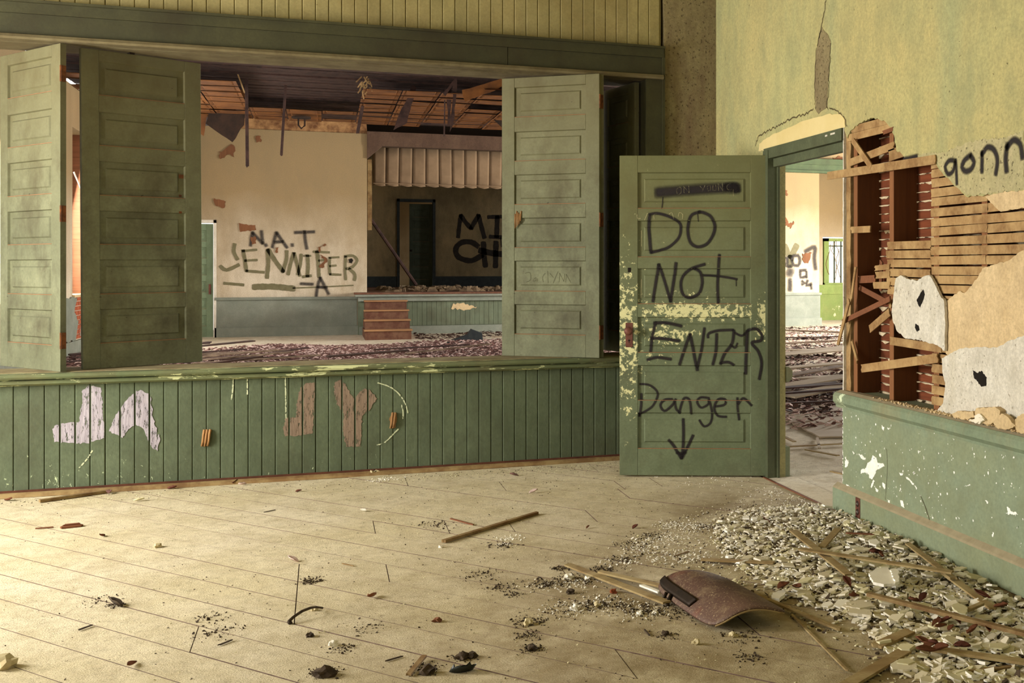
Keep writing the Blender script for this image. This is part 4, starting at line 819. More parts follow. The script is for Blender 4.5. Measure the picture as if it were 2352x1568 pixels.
pr = MB().box(.843, 9.2, 24.06, 24.3, 3.97, 4.27).prism([(.843, 3.972), (1.15, 3.972), (.843, 3.70)], lambda a, b: (a, 24.28, b), lambda a, b: (a, 24.07, b)).obj('beam', m_prosc); tagit(pr, 'brown board beam over the platform opening', 'beam', kind='structure')
o = MB().box(.86, .95, 24.32, 24.36, 2.2, 3.7).obj('trim_15', m_moldw); tagit(o, 'upright tan slat at the left edge of the platform opening', 'slat', kind='structure')
cu = MB(); nx = 520; xs = [.98+i*(8.1/nx) for i in range(nx+1)]
for r in range(4):
    for x in xs:
        ph = ((x-.98) % .275)/.275; fold = .05*math.exp(-((min(ph, 1-ph))/.08)**2)
        cu.v.append((x+.01*math.sin(x*3)*r/3, 24.5+fold*(1+.4*r/3)*(.6+.5*math.sin(x*11)**2)+.02*math.sin(x*2.3), 3.985-.82*r/3-(.012*math.sin(x*23) if r == 3 else 0)))
n1 = nx+1
for r in range(3):
    for i in range(nx): cu.f.append((r*n1+i, r*n1+i+1, (r+1)*n1+i+1, (r+1)*n1+i))
cu = cu.obj('stage_valance', m_curt, smooth=True); tagit(cu, 'faded brown pleated valance curtain hanging over the platform', 'curtain')
sm = cu.modifiers.new('s', 'SOLIDIFY'); sm.thickness = .006
b1 = MB().box(.98, 9.1, 24.42, 24.44, 3.20, 3.215).obj('hem', m_curt, cu)
mb = MB()
for L, wd in (([(1945, 268), (1955, 180), (1965, 110)], .09), ([(1965, 110), (2000, 160), (2040, 205)], .10), ([(2040, 205), (2070, 150), (2095, 110)], .10), ([(2095, 110), (2115, 190), (2137, 272)], .10), ([(2165, 122), (2300, 118)], .09), ([(2232, 120), (2226, 265)], .11), ([(2178, 265), (2300, 272)], .09),
              ([(2090, 335), (2040, 305), (1970, 308), (1928, 355), (1950, 415), (2040, 440), (2120, 400)], .12), ([(2130, 310), (2135, 400), (2145, 480)], .12), ([(2105, 365), (2190, 385), (2300, 395)], .14), ([(2222, 305), (2220, 400), (2218, 485)], .12), ([(2255, 270), (2262, 340)], .02)):
    ribbon(mb, XF(z4(L), 31.0), wd, lambda a, b: (a, 30.992, b), .06, False, wob=.06)
mb.obj('brushed_lettering', m_brushd, bw, fix=False)
o = MB().tube([PY(848, 498, 28.5), PY(956, 654, 28.9)], .045, 8).obj('leaning_pole', m_joist); tagit(o, 'dark pole leaning across the platform doorway', 'pole')
# torn curtain and dirt heaped on the platform
hp = MB(); 
for i in range(420):
    x = 1.2+R.random()*4.2; y = R.uniform(24.4, 27.5); s = R.uniform(.03, .18); a = R.uniform(0, 3.14); h = R.uniform(.01, .09)*R.choice((.4, .7, 1.1))
    n = 5; P = [(x+s*R.uniform(.5, 1.3)*math.cos(a+6.28*j/n), y+s*R.uniform(.5, 1.3)*math.sin(a+6.28*j/n)) for j in range(n)]
    hp.prism(P, lambda p, q: (p, q, .885), lambda p, q, x=x, y=y, h=h: (x+(p-x)*.5, y+(q-y)*.5, .885+h+R.uniform(0, .02)))
tagit(hp.obj('rag_heap', woodm('dusty_brown_rag', (104, 84, 62), (76, 60, 44), st=(3, 3, 3), dust=(124, 104, 78))), 'heap of torn curtain and dirt along the platform', 'rags', kind='stuff')

# ceiling of the hall: boards, a few joists, rusted tin sheets that still hang
cl = MB().box(-4.1, 16.2, 7.86, 31.2, 4.72, 4.8).box(2.93, 16.2, .8, 7.86, 4.25, 4.4).box(-4.1, 2.95, 7.84, 7.86, 4.2, 4.8).obj('ceiling', m_deck); tagit(cl, 'broken hall ceiling of dark boards with rusty hanging tin', 'ceiling', kind='structure')
y = 10.0
while y < 24.0:
    if R.random() > .06: MB().box(-3.9, 9.0 if y < 17.5 else 15.8, y, y+.24, 4.44+R.uniform(0, .03), 4.47+R.uniform(0, .03)).obj('board', m_joist, cl)
    y += .30
for x in (-2.6, -.9, .35, 1.7, 3.6, 5.4): MB().box(x, x+.06, 9, 24, 4.48, 4.71).obj('joist', m_joist, cl)
for ix in range(16):
    for iy in range(10):
        x, y = -3.7+ix*.61, 17.6+iy*.56
        ok = (x > .3 and y > 17.5+.5*math.sin(ix)) or (x < -1.4 and y > 18) or (y > 20.9)
        if not ok or y > 22.6 or R.random() < .05: continue
        z = 4.235; t1, t2 = R.uniform(-.008, .008), R.uniform(-.005, .02)+(.12 if R.random() < .06 else 0)
        P = lambda a, b, dz: (x+a, y+b, z+t1*a*2+t2*b*2+dz)
        a0, a1, e = .01, .60, .06
        mb = MB(); V = [P(a0, a0, 0), P(a1, a0, 0), P(a1, .55, 0), P(a0, .55, 0), P(a0+e, a0+e, .012), P(a1-e, a0+e, .012), P(a1-e, .55-e, .012), P(a0+e, .55-e, .012), P(a0+e+.02, a0+e+.02, 0), P(a1-e-.02, a0+e+.02, 0), P(a1-e-.02, .53-e, 0), P(a0+e+.02, .53-e, 0)]
        F = [(k*4+i, k*4+(i+1) % 4, k*4+4+(i+1) % 4, k*4+4+i) for k in range(2) for i in range(4)] + [(8, 9, 10, 11)]
        mb.add(V, F); mb.obj('tin_panel', m_tin, cl, fix=False)
cr = MB().lathe([(.17, 0), (.17, .03), (.11, .03)], (0, 0, 0), Vector((0, 0, -1)), 18); c = PZ(692, 268, 4.20)
cr = cr.obj('ceiling_rose', m_tind); cr.location = c; tagit(cr, 'round dark collar on the tin ceiling left of the platform', 'ceiling fitting')
MB().tube([(-.05, 0, -.03), (-.05, -.02, -.16), (0, 0, -.22), (.06, .02, -.16), (.06, 0, -.03)], .018, 6).obj('strap', m_tind, cr)

def hang(name, a, b, y, wd, mat, label, cat='strip', y2=None):
    A = PZ(*a, 4.47); B = PY(*b, A.y)
    return tagit(MB().bar(A, B, wd, .012, Vector((.2, -1, 0)).normalized(), .02, R).obj(name, mat), label, cat)
hang('hanging_strip', (566, 180), (568, 383), 15.8, .050, m_joist, 'long straight dark strip hanging from the hall ceiling, left one', 'wood strip')
hang('hanging_strip', (656, 195), (646, 358), 16.0, .042, m_joist, 'dark strip hanging aslant near the round ceiling collar', 'wood strip')
hang('hanging_strip', (545, 168), (562, 214), 15.5, .02, m_lath, 'thin pale twig of lath dangling beside the long dark strip', 'wood strip')
hang('hanging_strip', (838, 215), (821, 306), 17.5, .055, m_joist, 'short red-brown strip hanging left of the pleated valance', 'wood strip')
hang('hanging_strip', (1022, 200), (1020, 312), 17.6, .022, m_joist, 'thinnest strip hanging before the valance', 'wood strip')
def hsheet(L, y, mat, label, name='hanging_tin_sheet', dy=.25):
    y = PZ(*min(L, key=lambda t: t[1]), 4.46).y; P = XF(L, y); zt = max(p[1] for p in P)
    return tagit(MB().prism(jag(P, .12, .012, R), lambda a, b: (a, y+(zt-b)*dy+.008, b), lambda a, b: (a, y+(zt-b)*dy, b)).obj(name, mat), label, 'tin sheet')
hsheet([(486, 232), (512, 236), (562, 262), (560, 285), (532, 324), (471, 282), (478, 262)], 17.0, m_tind, 'dark square tin sheet hanging by a corner beside the shaded leaf')
hsheet([(466, 196), (500, 206), (560, 206), (566, 224), (520, 222), (474, 214)], 17.6, m_tin, 'curled ochre tin strip above the dark square sheet')
hsheet([(440, 232), (468, 236), (476, 255), (466, 310), (448, 296)], 16.6, m_tin, 'ochre tin flap half hidden behind the shaded leaf')
hsheet([(948, 195), (956, 200), (936, 280), (905, 296), (912, 275)], 17.8, m_joist, 'wide dark strap hanging in the middle of the tin ceiling', 'hanging_strip')
hsheet([(1018, 212), (1048, 178), (1050, 186), (1024, 220)], 17.0, m_joist, 'slanting batten at the head of the hanging strips', 'hanging_strip')
hsheet([(1028, 205), (1038, 198), (1036, 285), (1030, 285)], 17.1, m_joist, 'middle strip of three hanging before the valance', 'hanging_strip')
hsheet([(1042, 186), (1050, 184), (1044, 280), (1036, 300)], 17.2, m_joist, 'rightmost of three strips hanging before the valance', 'hanging_strip')
hsheet([(1062, 205), (1160, 178), (1165, 195), (1100, 220), (1070, 232)], 16.5, m_tin, 'loose ochre tin sheet bulging down beside the right leaf')
hsheet([(1130, 270), (1165, 250), (1165, 300)], 17.0, m_tind, 'dark tin corner drooping next to the right leaf')
tb = empty('torn_lath_bundle', PZ(838, 186, 4.39)); tagit(tb, 'pale knot of torn laths hanging at the top of the opening', 'torn lath')
for i in range(20):
    c = PY(838+R.uniform(-12, 12), 190+R.uniform(-20, 22), tb.location.y) if i else PZ(838, 184, 4.40); d = Vector((R.uniform(-.09, .09), R.uniform(-.05, .05), R.uniform(-.16, .0)))
    MB().bar(c-tb.location, c+d-tb.location, .02, .004, Vector((0, -1, .2)), .01, R).obj('torn_strip', m_lath, tb)

# litter on the hall floor
def flakes(specs, label, name, zf=lambda x, y: 0.0, seed=1):
    mb = MB()
    for mi, (n, reg, s0, s1, mat) in enumerate(specs): flk(mb, mi, n, reg, s0, s1, zf, seed+mi)
    return tagit(mb.obj(name, [s[4] for s in specs], fix=False), label, 'litter', kind='stuff')
def flk(mb, mi, n, reg, s0, s1, zf, seed):
    q = random.Random(seed); c = 0
    while c < n:
        x, y = reg(q)
        s = q.uniform(s0, s1); a = q.uniform(0, 6.28); tx, ty = q.uniform(-.5, .5), q.uniform(-.5, .5); z = .002+(zf(x, y)*q.random() if zf is not db else zf(x, y)*q.uniform(.85, 1.3))+s*.25; m = 4
        P = [(s*q.uniform(.4, 1.1)*math.cos(a+6.28*j/m), s*q.uniform(.2, .7)*math.sin(a+6.28*j/m)) for j in range(m)]
        b = len(mb.v); mb.v += [(x+p, y+r, z+tx*p+ty*r) for p, r in P] + [(x+p, y+r, z+tx*p+ty*r-.006) for p, r in P]
        mb.f += [(b, b+1, b+2, b+3), (b+7, b+6, b+5, b+4)] + [(b+j, b+4+j, b+4+(j+1) % 4, b+(j+1) % 4) for j in range(4)]; c += 1; mb.mi += [mi]*6
m_flk = plain('mauve_brown_ceiling_paint_flake', (126, 92, 84), (84, 56, 50), .8, 9, .2); m_flw = plain('pale_mauve_paint_flake', (214, 190, 180), (180, 150, 140), .8, 9, .2); m_flg = plain('dark_brown_litter', (72, 50, 40), (50, 36, 28), .9, 8, .3)
reg1 = lambda q: ((lambda y: (q.uniform(-3.6, 1.0) if q.random() < .35 else q.uniform(-1.2, 5.2), y))(13.5+q.random()**.8*7.2))
dn = lambda x, y: .10*max(0, noise.noise((x*.8, y*.8, 1)))
db = lambda x, y: .05*max(0, noise.noise((x*.7, y*.7, 5))+.55)
reg2 = lambda q: (lambda y: (y*q.uniform(.41, .51), y))(8.5+14*q.random())
bed = MB(); NB = 60
for j in range(31):
    for i in range(NB+1):
        x, y = -3.65+9.2*i/NB, 13.2+8.0*j/30; e = min(1, (21.2-y)/1.6, (y-13.2)/.5); v = noise.noise((x*.7, y*.7, 5))
        bed.v.append((x, y, .05*max(0, v+.55)*max(e, 0)-.02*(v < -.1)-(.03 if e < .35+.9*noise.noise((x*1.1, y, 9)) else 0)))
for j in range(30):
    for i in range(NB): a = j*(NB+1)+i; bed.f.append((a, a+1, a+NB+2, a+NB+1))
tagit(bed.obj('litter_bed', plain('dark_red_brown_litter', (96, 66, 58), (60, 42, 36), .95, 14, .8), fix=False, smooth=True), 'thick dark red-brown litter on the hall floor behind the low wall', 'litter', kind='stuff')
flakes([(9500, reg1, .02, .055, m_flk), (5500, reg1, .02, .05, m_flw), (500, lambda q: (q.uniform(1.7, 5), q.uniform(21.5, 23.6)), .02, .07, m_flg)], 'mauve and pale paint flakes carpeting the hall floor', 'paint_flake_litter', db, 2)
flakes([(1300, lambda q: (lambda y: (y*q.uniform(.41, .515), y+q.gauss(0, .2)))(q.choice((9.6, 10.2, 10.6, 11.2, 11.8, 12.8, 14.0, 15.2, 17.0, 19.5, 23.0))+q.uniform(-.3, .3)), .02, .07, m_flg), (800, reg2, .02, .06, m_flk), (1500, reg2, .02, .06, m_flw)], 'dark leaf and bark litter in bands beyond the doorway', 'floor_litter', dn, 4)
m_board = woodm('weathered_fallen_board', (110, 88, 70), (84, 64, 50), st=(.8, 16, 16), dust=(150, 130, 108)); m_pale = woodm('pale_fallen_board', (196, 180, 156), (170, 150, 124), st=(.8, 16, 16))
q = random.Random(11)
def fallen(x, y, a, L, wd, mat, z=.03, tilt=0.0, label=None, group=None, th=.018, name='fallen_board'):
    d = Vector((math.cos(a), math.sin(a), 0)); A = Vector((x, y, z))-d*L/2; B = Vector((x, y, z+tilt))+d*L/2
    return tagit(MB().bar(A, B, wd, th, Vector((0, 0, 1)), .03, q).obj(name, mat), label, 'board', group)
for i in range(26):
    fallen(q.uniform(-3.2, 2.0), q.uniform(13.2, 18.8), q.gauss(0, .25), q.uniform(.8, 2.4), q.uniform(.05, .16), q.choice((m_board, m_joist, m_flg)), q.uniform(.03, .12), q.uniform(-.03, .12), 'thin dark ceiling board fallen on the flake-covered hall floor', 'dark boards fallen on the hall floor')
fallen(-2.6, 18.6, .18, 1.9, .3, m_joist, .10, .12, 'broad dark board lying tilted at the far left of the litter')
fallen(.6, 16.6, .1, 1.1, .22, m_flg, .12, .05, 'dark slab resting in the middle of the paint flakes')
fallen(3.6, 16.3, -.1, .55, .3, m_dusttrim, .06, .0, 'tan cardboard scrap on the flakes near the right leaf')
fallen(4.0, 21.4, .05, 1.9, .3, m_pale, .05, 0, 'pale board on the floor in front of the platform')
P = PY(1068, 778, 20.6); kt = MB().prism([(-.35, 0), (.35, 0), (.33, .18), (.12, .26), (.05, .16), (-.25, .06)], lambda a, b: (a, .14, b), lambda a, b: (a*.9, -.14, b)).obj('crumpled_sheet', m_navy); kt.location = (P.x, 20.6, .0); tagit(kt, 'crumpled dark blue-grey sheet on the hall floor before the platform', 'sheet')
for i, (u, v, a, L, wd, mt, tl) in enumerate(((1870, 775, .0, 2.4, .12, m_flg, 0), (1850, 790, .05, 2.2, .2, m_board, .05), (1900, 803, -.1, 1.8, .14, m_pale, 0), (1900, 815, .02, 2.2, .3, m_pale, .1), (1890, 812, .0, 1.3, .5, m_pale, .1), (1860, 850, -.12, 1.6, .25, m_pale, .1), (1840, 868, .35, 1.5, .2, m_board, .1), (1905, 872, -.3, 1.5, .2, m_pale, .06),
        (1880, 900, -.55, 1.3, .12, m_joist, .12), (1850, 912, -.35, 1.3, .09, m_joist, .1), (1915, 905, .1, 1.1, .3, m_pale, .12), (1870, 885, .1, .8, .32, m_pale, .08), (1835, 895, -.1, .9, .1, m_flg, .06), (1880, 925, -.02, 1.0, .05, m_flg, 0), (1850, 760, -.9, 1.9, .05, m_board, 0), (1880, 762, -.9, 1.9, .05, m_board, 0), (1915, 764, -.9, 1.9, .05, m_board, 0))):
    p = PZ(u, v, .03); fallen(p.x, p.y, a, L, wd, mt, .03, tl, 'broken board or sheet in the litter heap beyond the doorway', 'boards heaped beyond the doorway')
def floorpoly(L, z, th, mat, name, label, cat, par=None, jg=.006):
    P = jag([(PZ(u, v, z).x, PZ(u, v, z).y) for u, v in L], .08, jg, R); o = MB().prism(P, lambda a, b: (a, b, z), lambda a, b: (a, b, z+th)).obj(name, mat, par)
    return tagit(o, label, cat) if label else o
floorpoly([(1790, 930), (1800, 964), (1883, 1006), (1960, 1004), (1960, 930)], .004, .012, m_pale, 'hardboard_sheet', 'large pale hardboard sheet lying just beyond the doorway', 'sheet')
for a, b, wd, mt, lb in (((1798, 1027), (1942, 1019), .035, m_lathf, 'long pale lath lying across the floor inside the doorway'), ((1850, 1033), (1925, 1047), .03, m_lathf, 'short lath below the long one inside the doorway'), ((1800, 1003), (1825, 1015), .03, m_lathf, 'small lath stub by the left jamb inside the doorway'), ((1877, 1006), (1882, 1030), .022, m_pale, 'pale splinter at the corner of the hardboard sheet'), ((1910, 1083), (1945, 1091), .03, m_lathf, 'lath end at the right side of the doorway floor')):
    A, B = PZ(*a, .012), PZ(*b, .012); tagit(MB().bar(A, B, wd, .008, Vector((0, 0, 1)), .006, R).obj('lath', mt), lb, 'lath')

# ================================================================ RUBBLE ON THE NEAR FLOOR
q = random.Random(23)
def inside(x, y, P):
    c = False; n = len(P)
    for i in range(n):
        (x0, y0), (x1, y1) = P[i], P[(i+1) % n]
        if (y0 > y) != (y1 > y) and x < (x1-x0)*(y-y0)/(y1-y0)+x0: c = not c
    return c
def FP(L): return [(PZ(u, v).x, PZ(u, v).y) for u, v in L]
CORE = FP([(1640, 1195), (1700, 1172), (1800, 1165), (1900, 1163), (1935, 1180), (2100, 1262), (2240, 1345), (2352, 1398), (2420, 1440), (2420, 1568), (2100, 1568), (2040, 1500), (1980, 1440), (1880, 1400), (1800, 1365), (1700, 1310), (1640, 1250)])
HALO = FP([(1520, 1200), (1640, 1160), (1780, 1130), (1900, 1140), (1960, 1195), (2352, 1400), (2420, 1440), (2500, 1700), (1980, 1600), (1990, 1500), (1850, 1440), (1700, 1350), (1560, 1310), (1440, 1290), (1420, 1240)])
def mound(x, y):
    a = max(0.0, 1-(2.72-x)/.85); b = max(0.0, 1-abs(y-4.75)/1.6); return .055*a*b+.012*max(0, noise.noise((x*3, y*3, 2)))
def chipshape(q, s):
    m = q.choice((4, 5, 5, 6)); a = q.uniform(0, 6.28); el = q.uniform(.5, 1)
    return [(s*q.uniform(.7, 1.1)*math.cos(a+6.28*j/m), s*el*q.uniform(.7, 1.1)*math.sin(a+6.28*j/m)) for j in range(m)]
def addchip(mb, q, x, y, z, s, th, tl):
    P = chipshape(q, s); tx, ty = q.gauss(0, tl), q.gauss(0, tl); n = len(P); b = len(mb.v)
    mb.v += [(x+p, y+r, z+tx*p+ty*r) for p, r in P] + [(x+p*.97, y+r*.97, z+th+tx*p+ty*r) for p, r in P]
    mb.f += [tuple(range(b+n-1, b-1, -1)), tuple(range(b+n, b+2*n))] + [(b+j, b+(j+1) % n, b+n+(j+1) % n, b+n+j) for j in range(n)]
def chipm(name, a, b, dirt, f=.72):
    k = NM(name); c = k.mix(k.rng(k.noise(9, 4), .35, .65), lin(a), lin(b)); n = k.noise(90, 4, .7)
    geo = k.n.new('ShaderNodeNewGeometry'); sx = k.n.new('ShaderNodeSeparateXYZ'); k.l.new(geo.outputs['Normal'], sx.inputs[0])
    upf = k.rng(sx.outputs[2], .3, .9, 0, 1); c = k.mix(k.op('MULTIPLY', upf, f), c, lin(dirt)); return k.done(c, .95, k.bump(n, .4, .003))
m_c1 = chipm('plaster_chip_dusty', (224, 216, 198), (208, 198, 174), (190, 178, 146)); m_c2 = chipm('plaster_chip_white', (240, 236, 226), (226, 220, 206), (204, 194, 168), .5); m_c3 = chipm('plaster_chip_greenish', (214, 208, 174), (200, 192, 156), (180, 168, 128))
def scatter(specs, name, label, cat='rubble'):
    mb = MB()
    for mi, (n, poly, s0, s1, mat, zup, tl, seed, pw) in enumerate(specs):
        q = random.Random(seed); xs = [p[0] for p in poly]; ys = [p[1] for p in poly]; c = 0
        while c < n:
            x, y = q.uniform(min(xs), max(xs)), q.uniform(min(ys), max(ys))
            if x > 2.70 or y < 2.6 or not inside(x, y, poly): continue
            s = s0+(s1-s0)*q.random()**pw; s *= max(.45, 1-(y-4.0)*.28); k0 = len(mb.f)
            addchip(mb, q, x, y, .001+mound(x, y)*zup*q.uniform(.5, 1.05)+s*.12*q.random(), s, q.uniform(.15, .3)*s+.002, tl); c += 1
            mb.mi += [mi]*(len(mb.f)-k0)
    return tagit(mb.obj(name, [s[4] for s in specs]), label, cat, kind='stuff')
m_dirt = plain('dark_humus_crumb', (78, 64, 48), (46, 36, 26), .95, 40, .4)
scatter([(2600, CORE, .008, .026, m_c1, 1, .3, 31, 1.5), (2000, CORE, .008, .026, m_c2, 1, .3, 32, 1.5), (1000, CORE, .008, .026, m_c3, 1, .3, 33, 1.5), (900, CORE, .005, .018, m_dirt, 1, .5, 36, 1.5)], 'plaster_rubble', 'broken plaster crumbs and dark leaf bits heaped along the green wainscot')
scatter([(1700, HALO, .002, .013, m_c3, .2, .25, 34, 2.4), (900, HALO, .003, .014, m_c2, .2, .25, 35, 2.4), (700, HALO, .003, .012, m_dirt, .2, .4, 37, 2)], 'plaster_crumbs', 'small plaster crumbs thinning out around the heap')
# heap of fine plaster dust under the chips
g = MB(); N = 46; ys = [2.9+i*(3.1/N) for i in range(N+1)]; xs = [1.7+j*(1.02/24) for j in range(25)]
for y in ys:
    for x in xs: g.v.append((x, y, mound(x, y)*.8-.010 if x > 1.75 else -.005))
for i in range(N):
    for j in range(24): a = i*25+j; g.f.append((a, a+1, a+26, a+25))
tagit(g.obj('plaster_dust_heap', dustfloor('heaped_plaster_dust', (190, 176, 144), (176, 160, 126), (150, 132, 98), (124, 106, 74)), fix=False, smooth=True), 'bed of fine plaster dust under the chips by the wainscot', 'dust', kind='stuff')
# the larger chips one by one
cnt = 0; q = random.Random(41); xs = [p[0] for p in CORE]; ys = [p[1] for p in CORE]
while cnt < 250:
    x, y = q.uniform(min(xs), max(xs)), q.uniform(3.3, 5.6)
    if x > 2.66 or not inside(x, y, CORE): continue
    s = q.uniform(.020, .044)*(1 if y < 4.8 else .75); mb = MB(); P = chipshape(q, s); tx, ty = q.gauss(0, .14), q.gauss(0, .14); th = q.uniform(.006, .010); n = len(P)
    mb.v = [(p, r, tx*p+ty*r) for p, r in P] + [(p*.96, r*.96, th+tx*p+ty*r) for p, r in P]
    mb.f = [tuple(range(n-1, -1, -1)), tuple(range(n, 2*n))] + [(j, (j+1) % n, n+(j+1) % n, n+j) for j in range(n)]
    o = mb.obj('plaster_chip', q.choice((m_c1, m_c1, m_c2, m_c3))); o.location = (x, y, mound(x, y)+.010+q.uniform(0, .008)); cnt += 1
    tagit(o, 'flat plaster chip among the many in the rubble heap by the wainscot', 'plaster chip', 'plaster chips in the rubble heap')
def slabp(L, z, th, mat, name, label, cat, jg=.004):
    P = jag([(PZ(u, v, z).x, PZ(u, v, z).y) for u, v in L], .02, jg, R); return tagit(MB().prism(P, lambda a, b: (a, b, z), lambda a, b: (a, b, z+th)).obj(name, mat), label, cat)
slabp([(1995, 1322), (2010, 1312), (2040, 1308), (2062, 1345), (2030, 1348), (2005, 1342)], .055, .012, m_c2, 'plaster_slab', 'largest grey-white plaster slab, flat in the middle of the heap', 'plaster')
slabp([(2045, 1312), (2062, 1312), (2066, 1340), (2056, 1344)], .062, .012, m_c2, 'plaster_slab', 'grey plaster slab touching the right edge of the largest one', 'plaster')
slabp([(1775, 1368), (1800, 1360), (1802, 1372), (1790, 1382), (1772, 1380)], .012, .014, m_c2, 'plaster_slab', 'white lump of plaster just right of the curved chair back', 'plaster')
slabp([(1945, 1385), (1990, 1381), (2010, 1396), (1975, 1402), (1942, 1396)], .02, .010, m_c1, 'plaster_slab', 'long flat tan plaster slab below the crossing laths', 'plaster')
slabp([(1948, 1400), (2005, 1405), (2000, 1418), (1950, 1412)], .016, .010, m_c1, 'plaster_slab', 'second long tan slab lying just in front of the first', 'plaster')
slabp([(2045, 1532), (2060, 1523), (2105, 1528), (2108, 1545), (2050, 1545)], .008, .012, m_c1, 'plaster_slab', 'split plaster slab near the lower edge of the heap', 'plaster')
slabp([(2186, 1395), (2200, 1388), (2222, 1400), (2218, 1415), (2200, 1412)], .05, .010, m_c3, 'plaster_slab', 'ribbed grey-green slab leaning by a short lath near the wall', 'plaster')

def flat(nm, a, b, za, zb, wd, th, mat, label, cat='lath', jg=.006):
    A, B = PZ(*a, za), PZ(*b, zb); return tagit(MB().bar(A, B, wd, th, Vector((0, 0, 1)), jg, R).obj(nm, mat), label, cat)
for a, b, za, zb, wd, th, mt, lb in (
    ((1018, 1246), (1234, 1180), .003, .003, .024, .014, m_moldw, 'straight wooden moulding lying alone in the middle of the floor'),
    ((1303, 1298), (1530, 1385), .003, .012, .040, .008, m_lathf, 'wide pale lath running under the left of the curved chair back'),
    ((1376, 1314), (1530, 1350), .016, .014, .030, .008, m_lathf, 'short pale lath lying across the wide one beside the chair back'),
    ((1474, 1346), (1515, 1362), .012, .012, .018, .008, m_c2, 'small pale wood offcut between two laths at the chair back'),
    ((1612, 1286), (1775, 1294), .010, .018, .032, .008, m_lathf, 'half buried lath at the left side of the rubble heap'),
    ((1822, 1220), (1950, 1322), .055, .060, .040, .008, m_lathf, 'lath crossing under another to form an X on the heap'),
    ((1888, 1257), (1925, 1216), .045, .060, .036, .008, m_lathf, 'short lath just right of the top of the X'),
    ((1838, 1262), (2186, 1316), .070, .085, .038, .008, m_lathf, 'long lath lying over the X and reaching the baseboard'),
    ((2085, 1250), (2190, 1330), .055, .060, .030, .008, m_lathf, 'lath leaning along the upper end of the baseboard'),
    ((2170, 1318), (2282, 1400), .050, .030, .036, .008, m_lathf, 'lath along the baseboard ending by the dark leaves'),
    ((1995, 1368), (2380, 1466), .050, .050, .026, .014, m_moldw, 'long thin batten crossing the front of the heap'),
    ((1738, 1368), (1928, 1447), .020, .008, .022, .008, m_lathf, 'narrow lath coming out from under the chair back'),
    ((1819, 1413), (1946, 1541), .006, .004, .010, .006, m_lathf, 'thin splinter of lath pointing to the lower edge'),
    ((2012, 1487), (2090, 1452), .012, .022, .050, .010, m_lathf, 'short thick lath stub at the front of the heap'),
    ((1940, 1580), (2078, 1498), .006, .012, .050, .010, m_lathf, 'greenish board end reaching the bottom of the view'),
    ((2138, 1492), (2400, 1530), .022, .022, .040, .010, m_lathf, 'wide lath in the lower right corner of the heap'),
    ((2220, 1404), (2257, 1388), .045, .050, .022, .010, m_lathf, 'very short dark lath by the ribbed slab'),
    ((1848, 1180), (1895, 1177), .012, .012, .014, .006, m_red, 'thin reddish splinter at the top of the heap'),
    ((1945, 1225), (2010, 1228), .060, .060, .016, .006, m_red, 'reddish splinter under the wall socket'),
    ((2215, 1545), (2330, 1533), .006, .006, .018, .008, m_moldw, 'dark strip half buried at the lower right'),
    ((1752, 1186), (1765, 1200), .01, .01, .016, .005, m_red, 'pinkish wood scrap at the upper left of the heap'),
    ((92, 1153), (246, 1131), .003, .003, .030, .016, m_moldw, 'loose length of rounded moulding lying before the board wall'),
    ((1550, 1277), (1582, 1267), .003, .003, .008, .004, m_moldw, 'small dark stick between the moulding and the heap'),
    ((1480, 1446), (1492, 1460), .003, .003, .006, .004, m_dirt, 'tiny dark twig below the chair back'),
    ((181, 1447), (211, 1436), .003, .003, .008, .004, m_dirt, 'dark little stick on the bright left floor'),
    ((503, 1482), (533, 1470), .003, .003, .007, .004, m_dirt, 'dark little stick beside the butt joint in the lower left'),
    ((608, 1176), (632, 1171), .002, .002, .006, .003, m_dirt, 'thin twig on the pale floor left of centre'),
    ((788, 1295), (812, 1300), .002, .002, .006, .004, m_moldw, 'short brown twig in the centre of the floor'),
    ((888, 1518), (922, 1508), .002, .002, .006, .004, m_dirt, 'dark twig left of the broken black shard'),
    ((938, 1552), (975, 1508), .003, .010, .018, .008, m_moldw, 'splinter of brown wood left of the broken black shard'),
    ((1036, 1192), (1088, 1206), .002, .002, .010, .006, m_red, 'pale pink bone-like stick above the straight moulding'),
    ((84, 1214), (121, 1211), .003, .003, .010, .005, m_red, 'thin reddish splinter at the far left'),
    ((2310, 1240), (2311, 1240), .003, .003, .002, .002, m_dirt, None)):
    if lb: flat('lath' if 'lath' in lb and wd > .012 else ('moulding_piece' if 'moulding' in lb else 'wood_splinter'), a, b, za, zb, wd, th, mt, lb, 'lath' if 'lath' in lb else 'wood scrap')

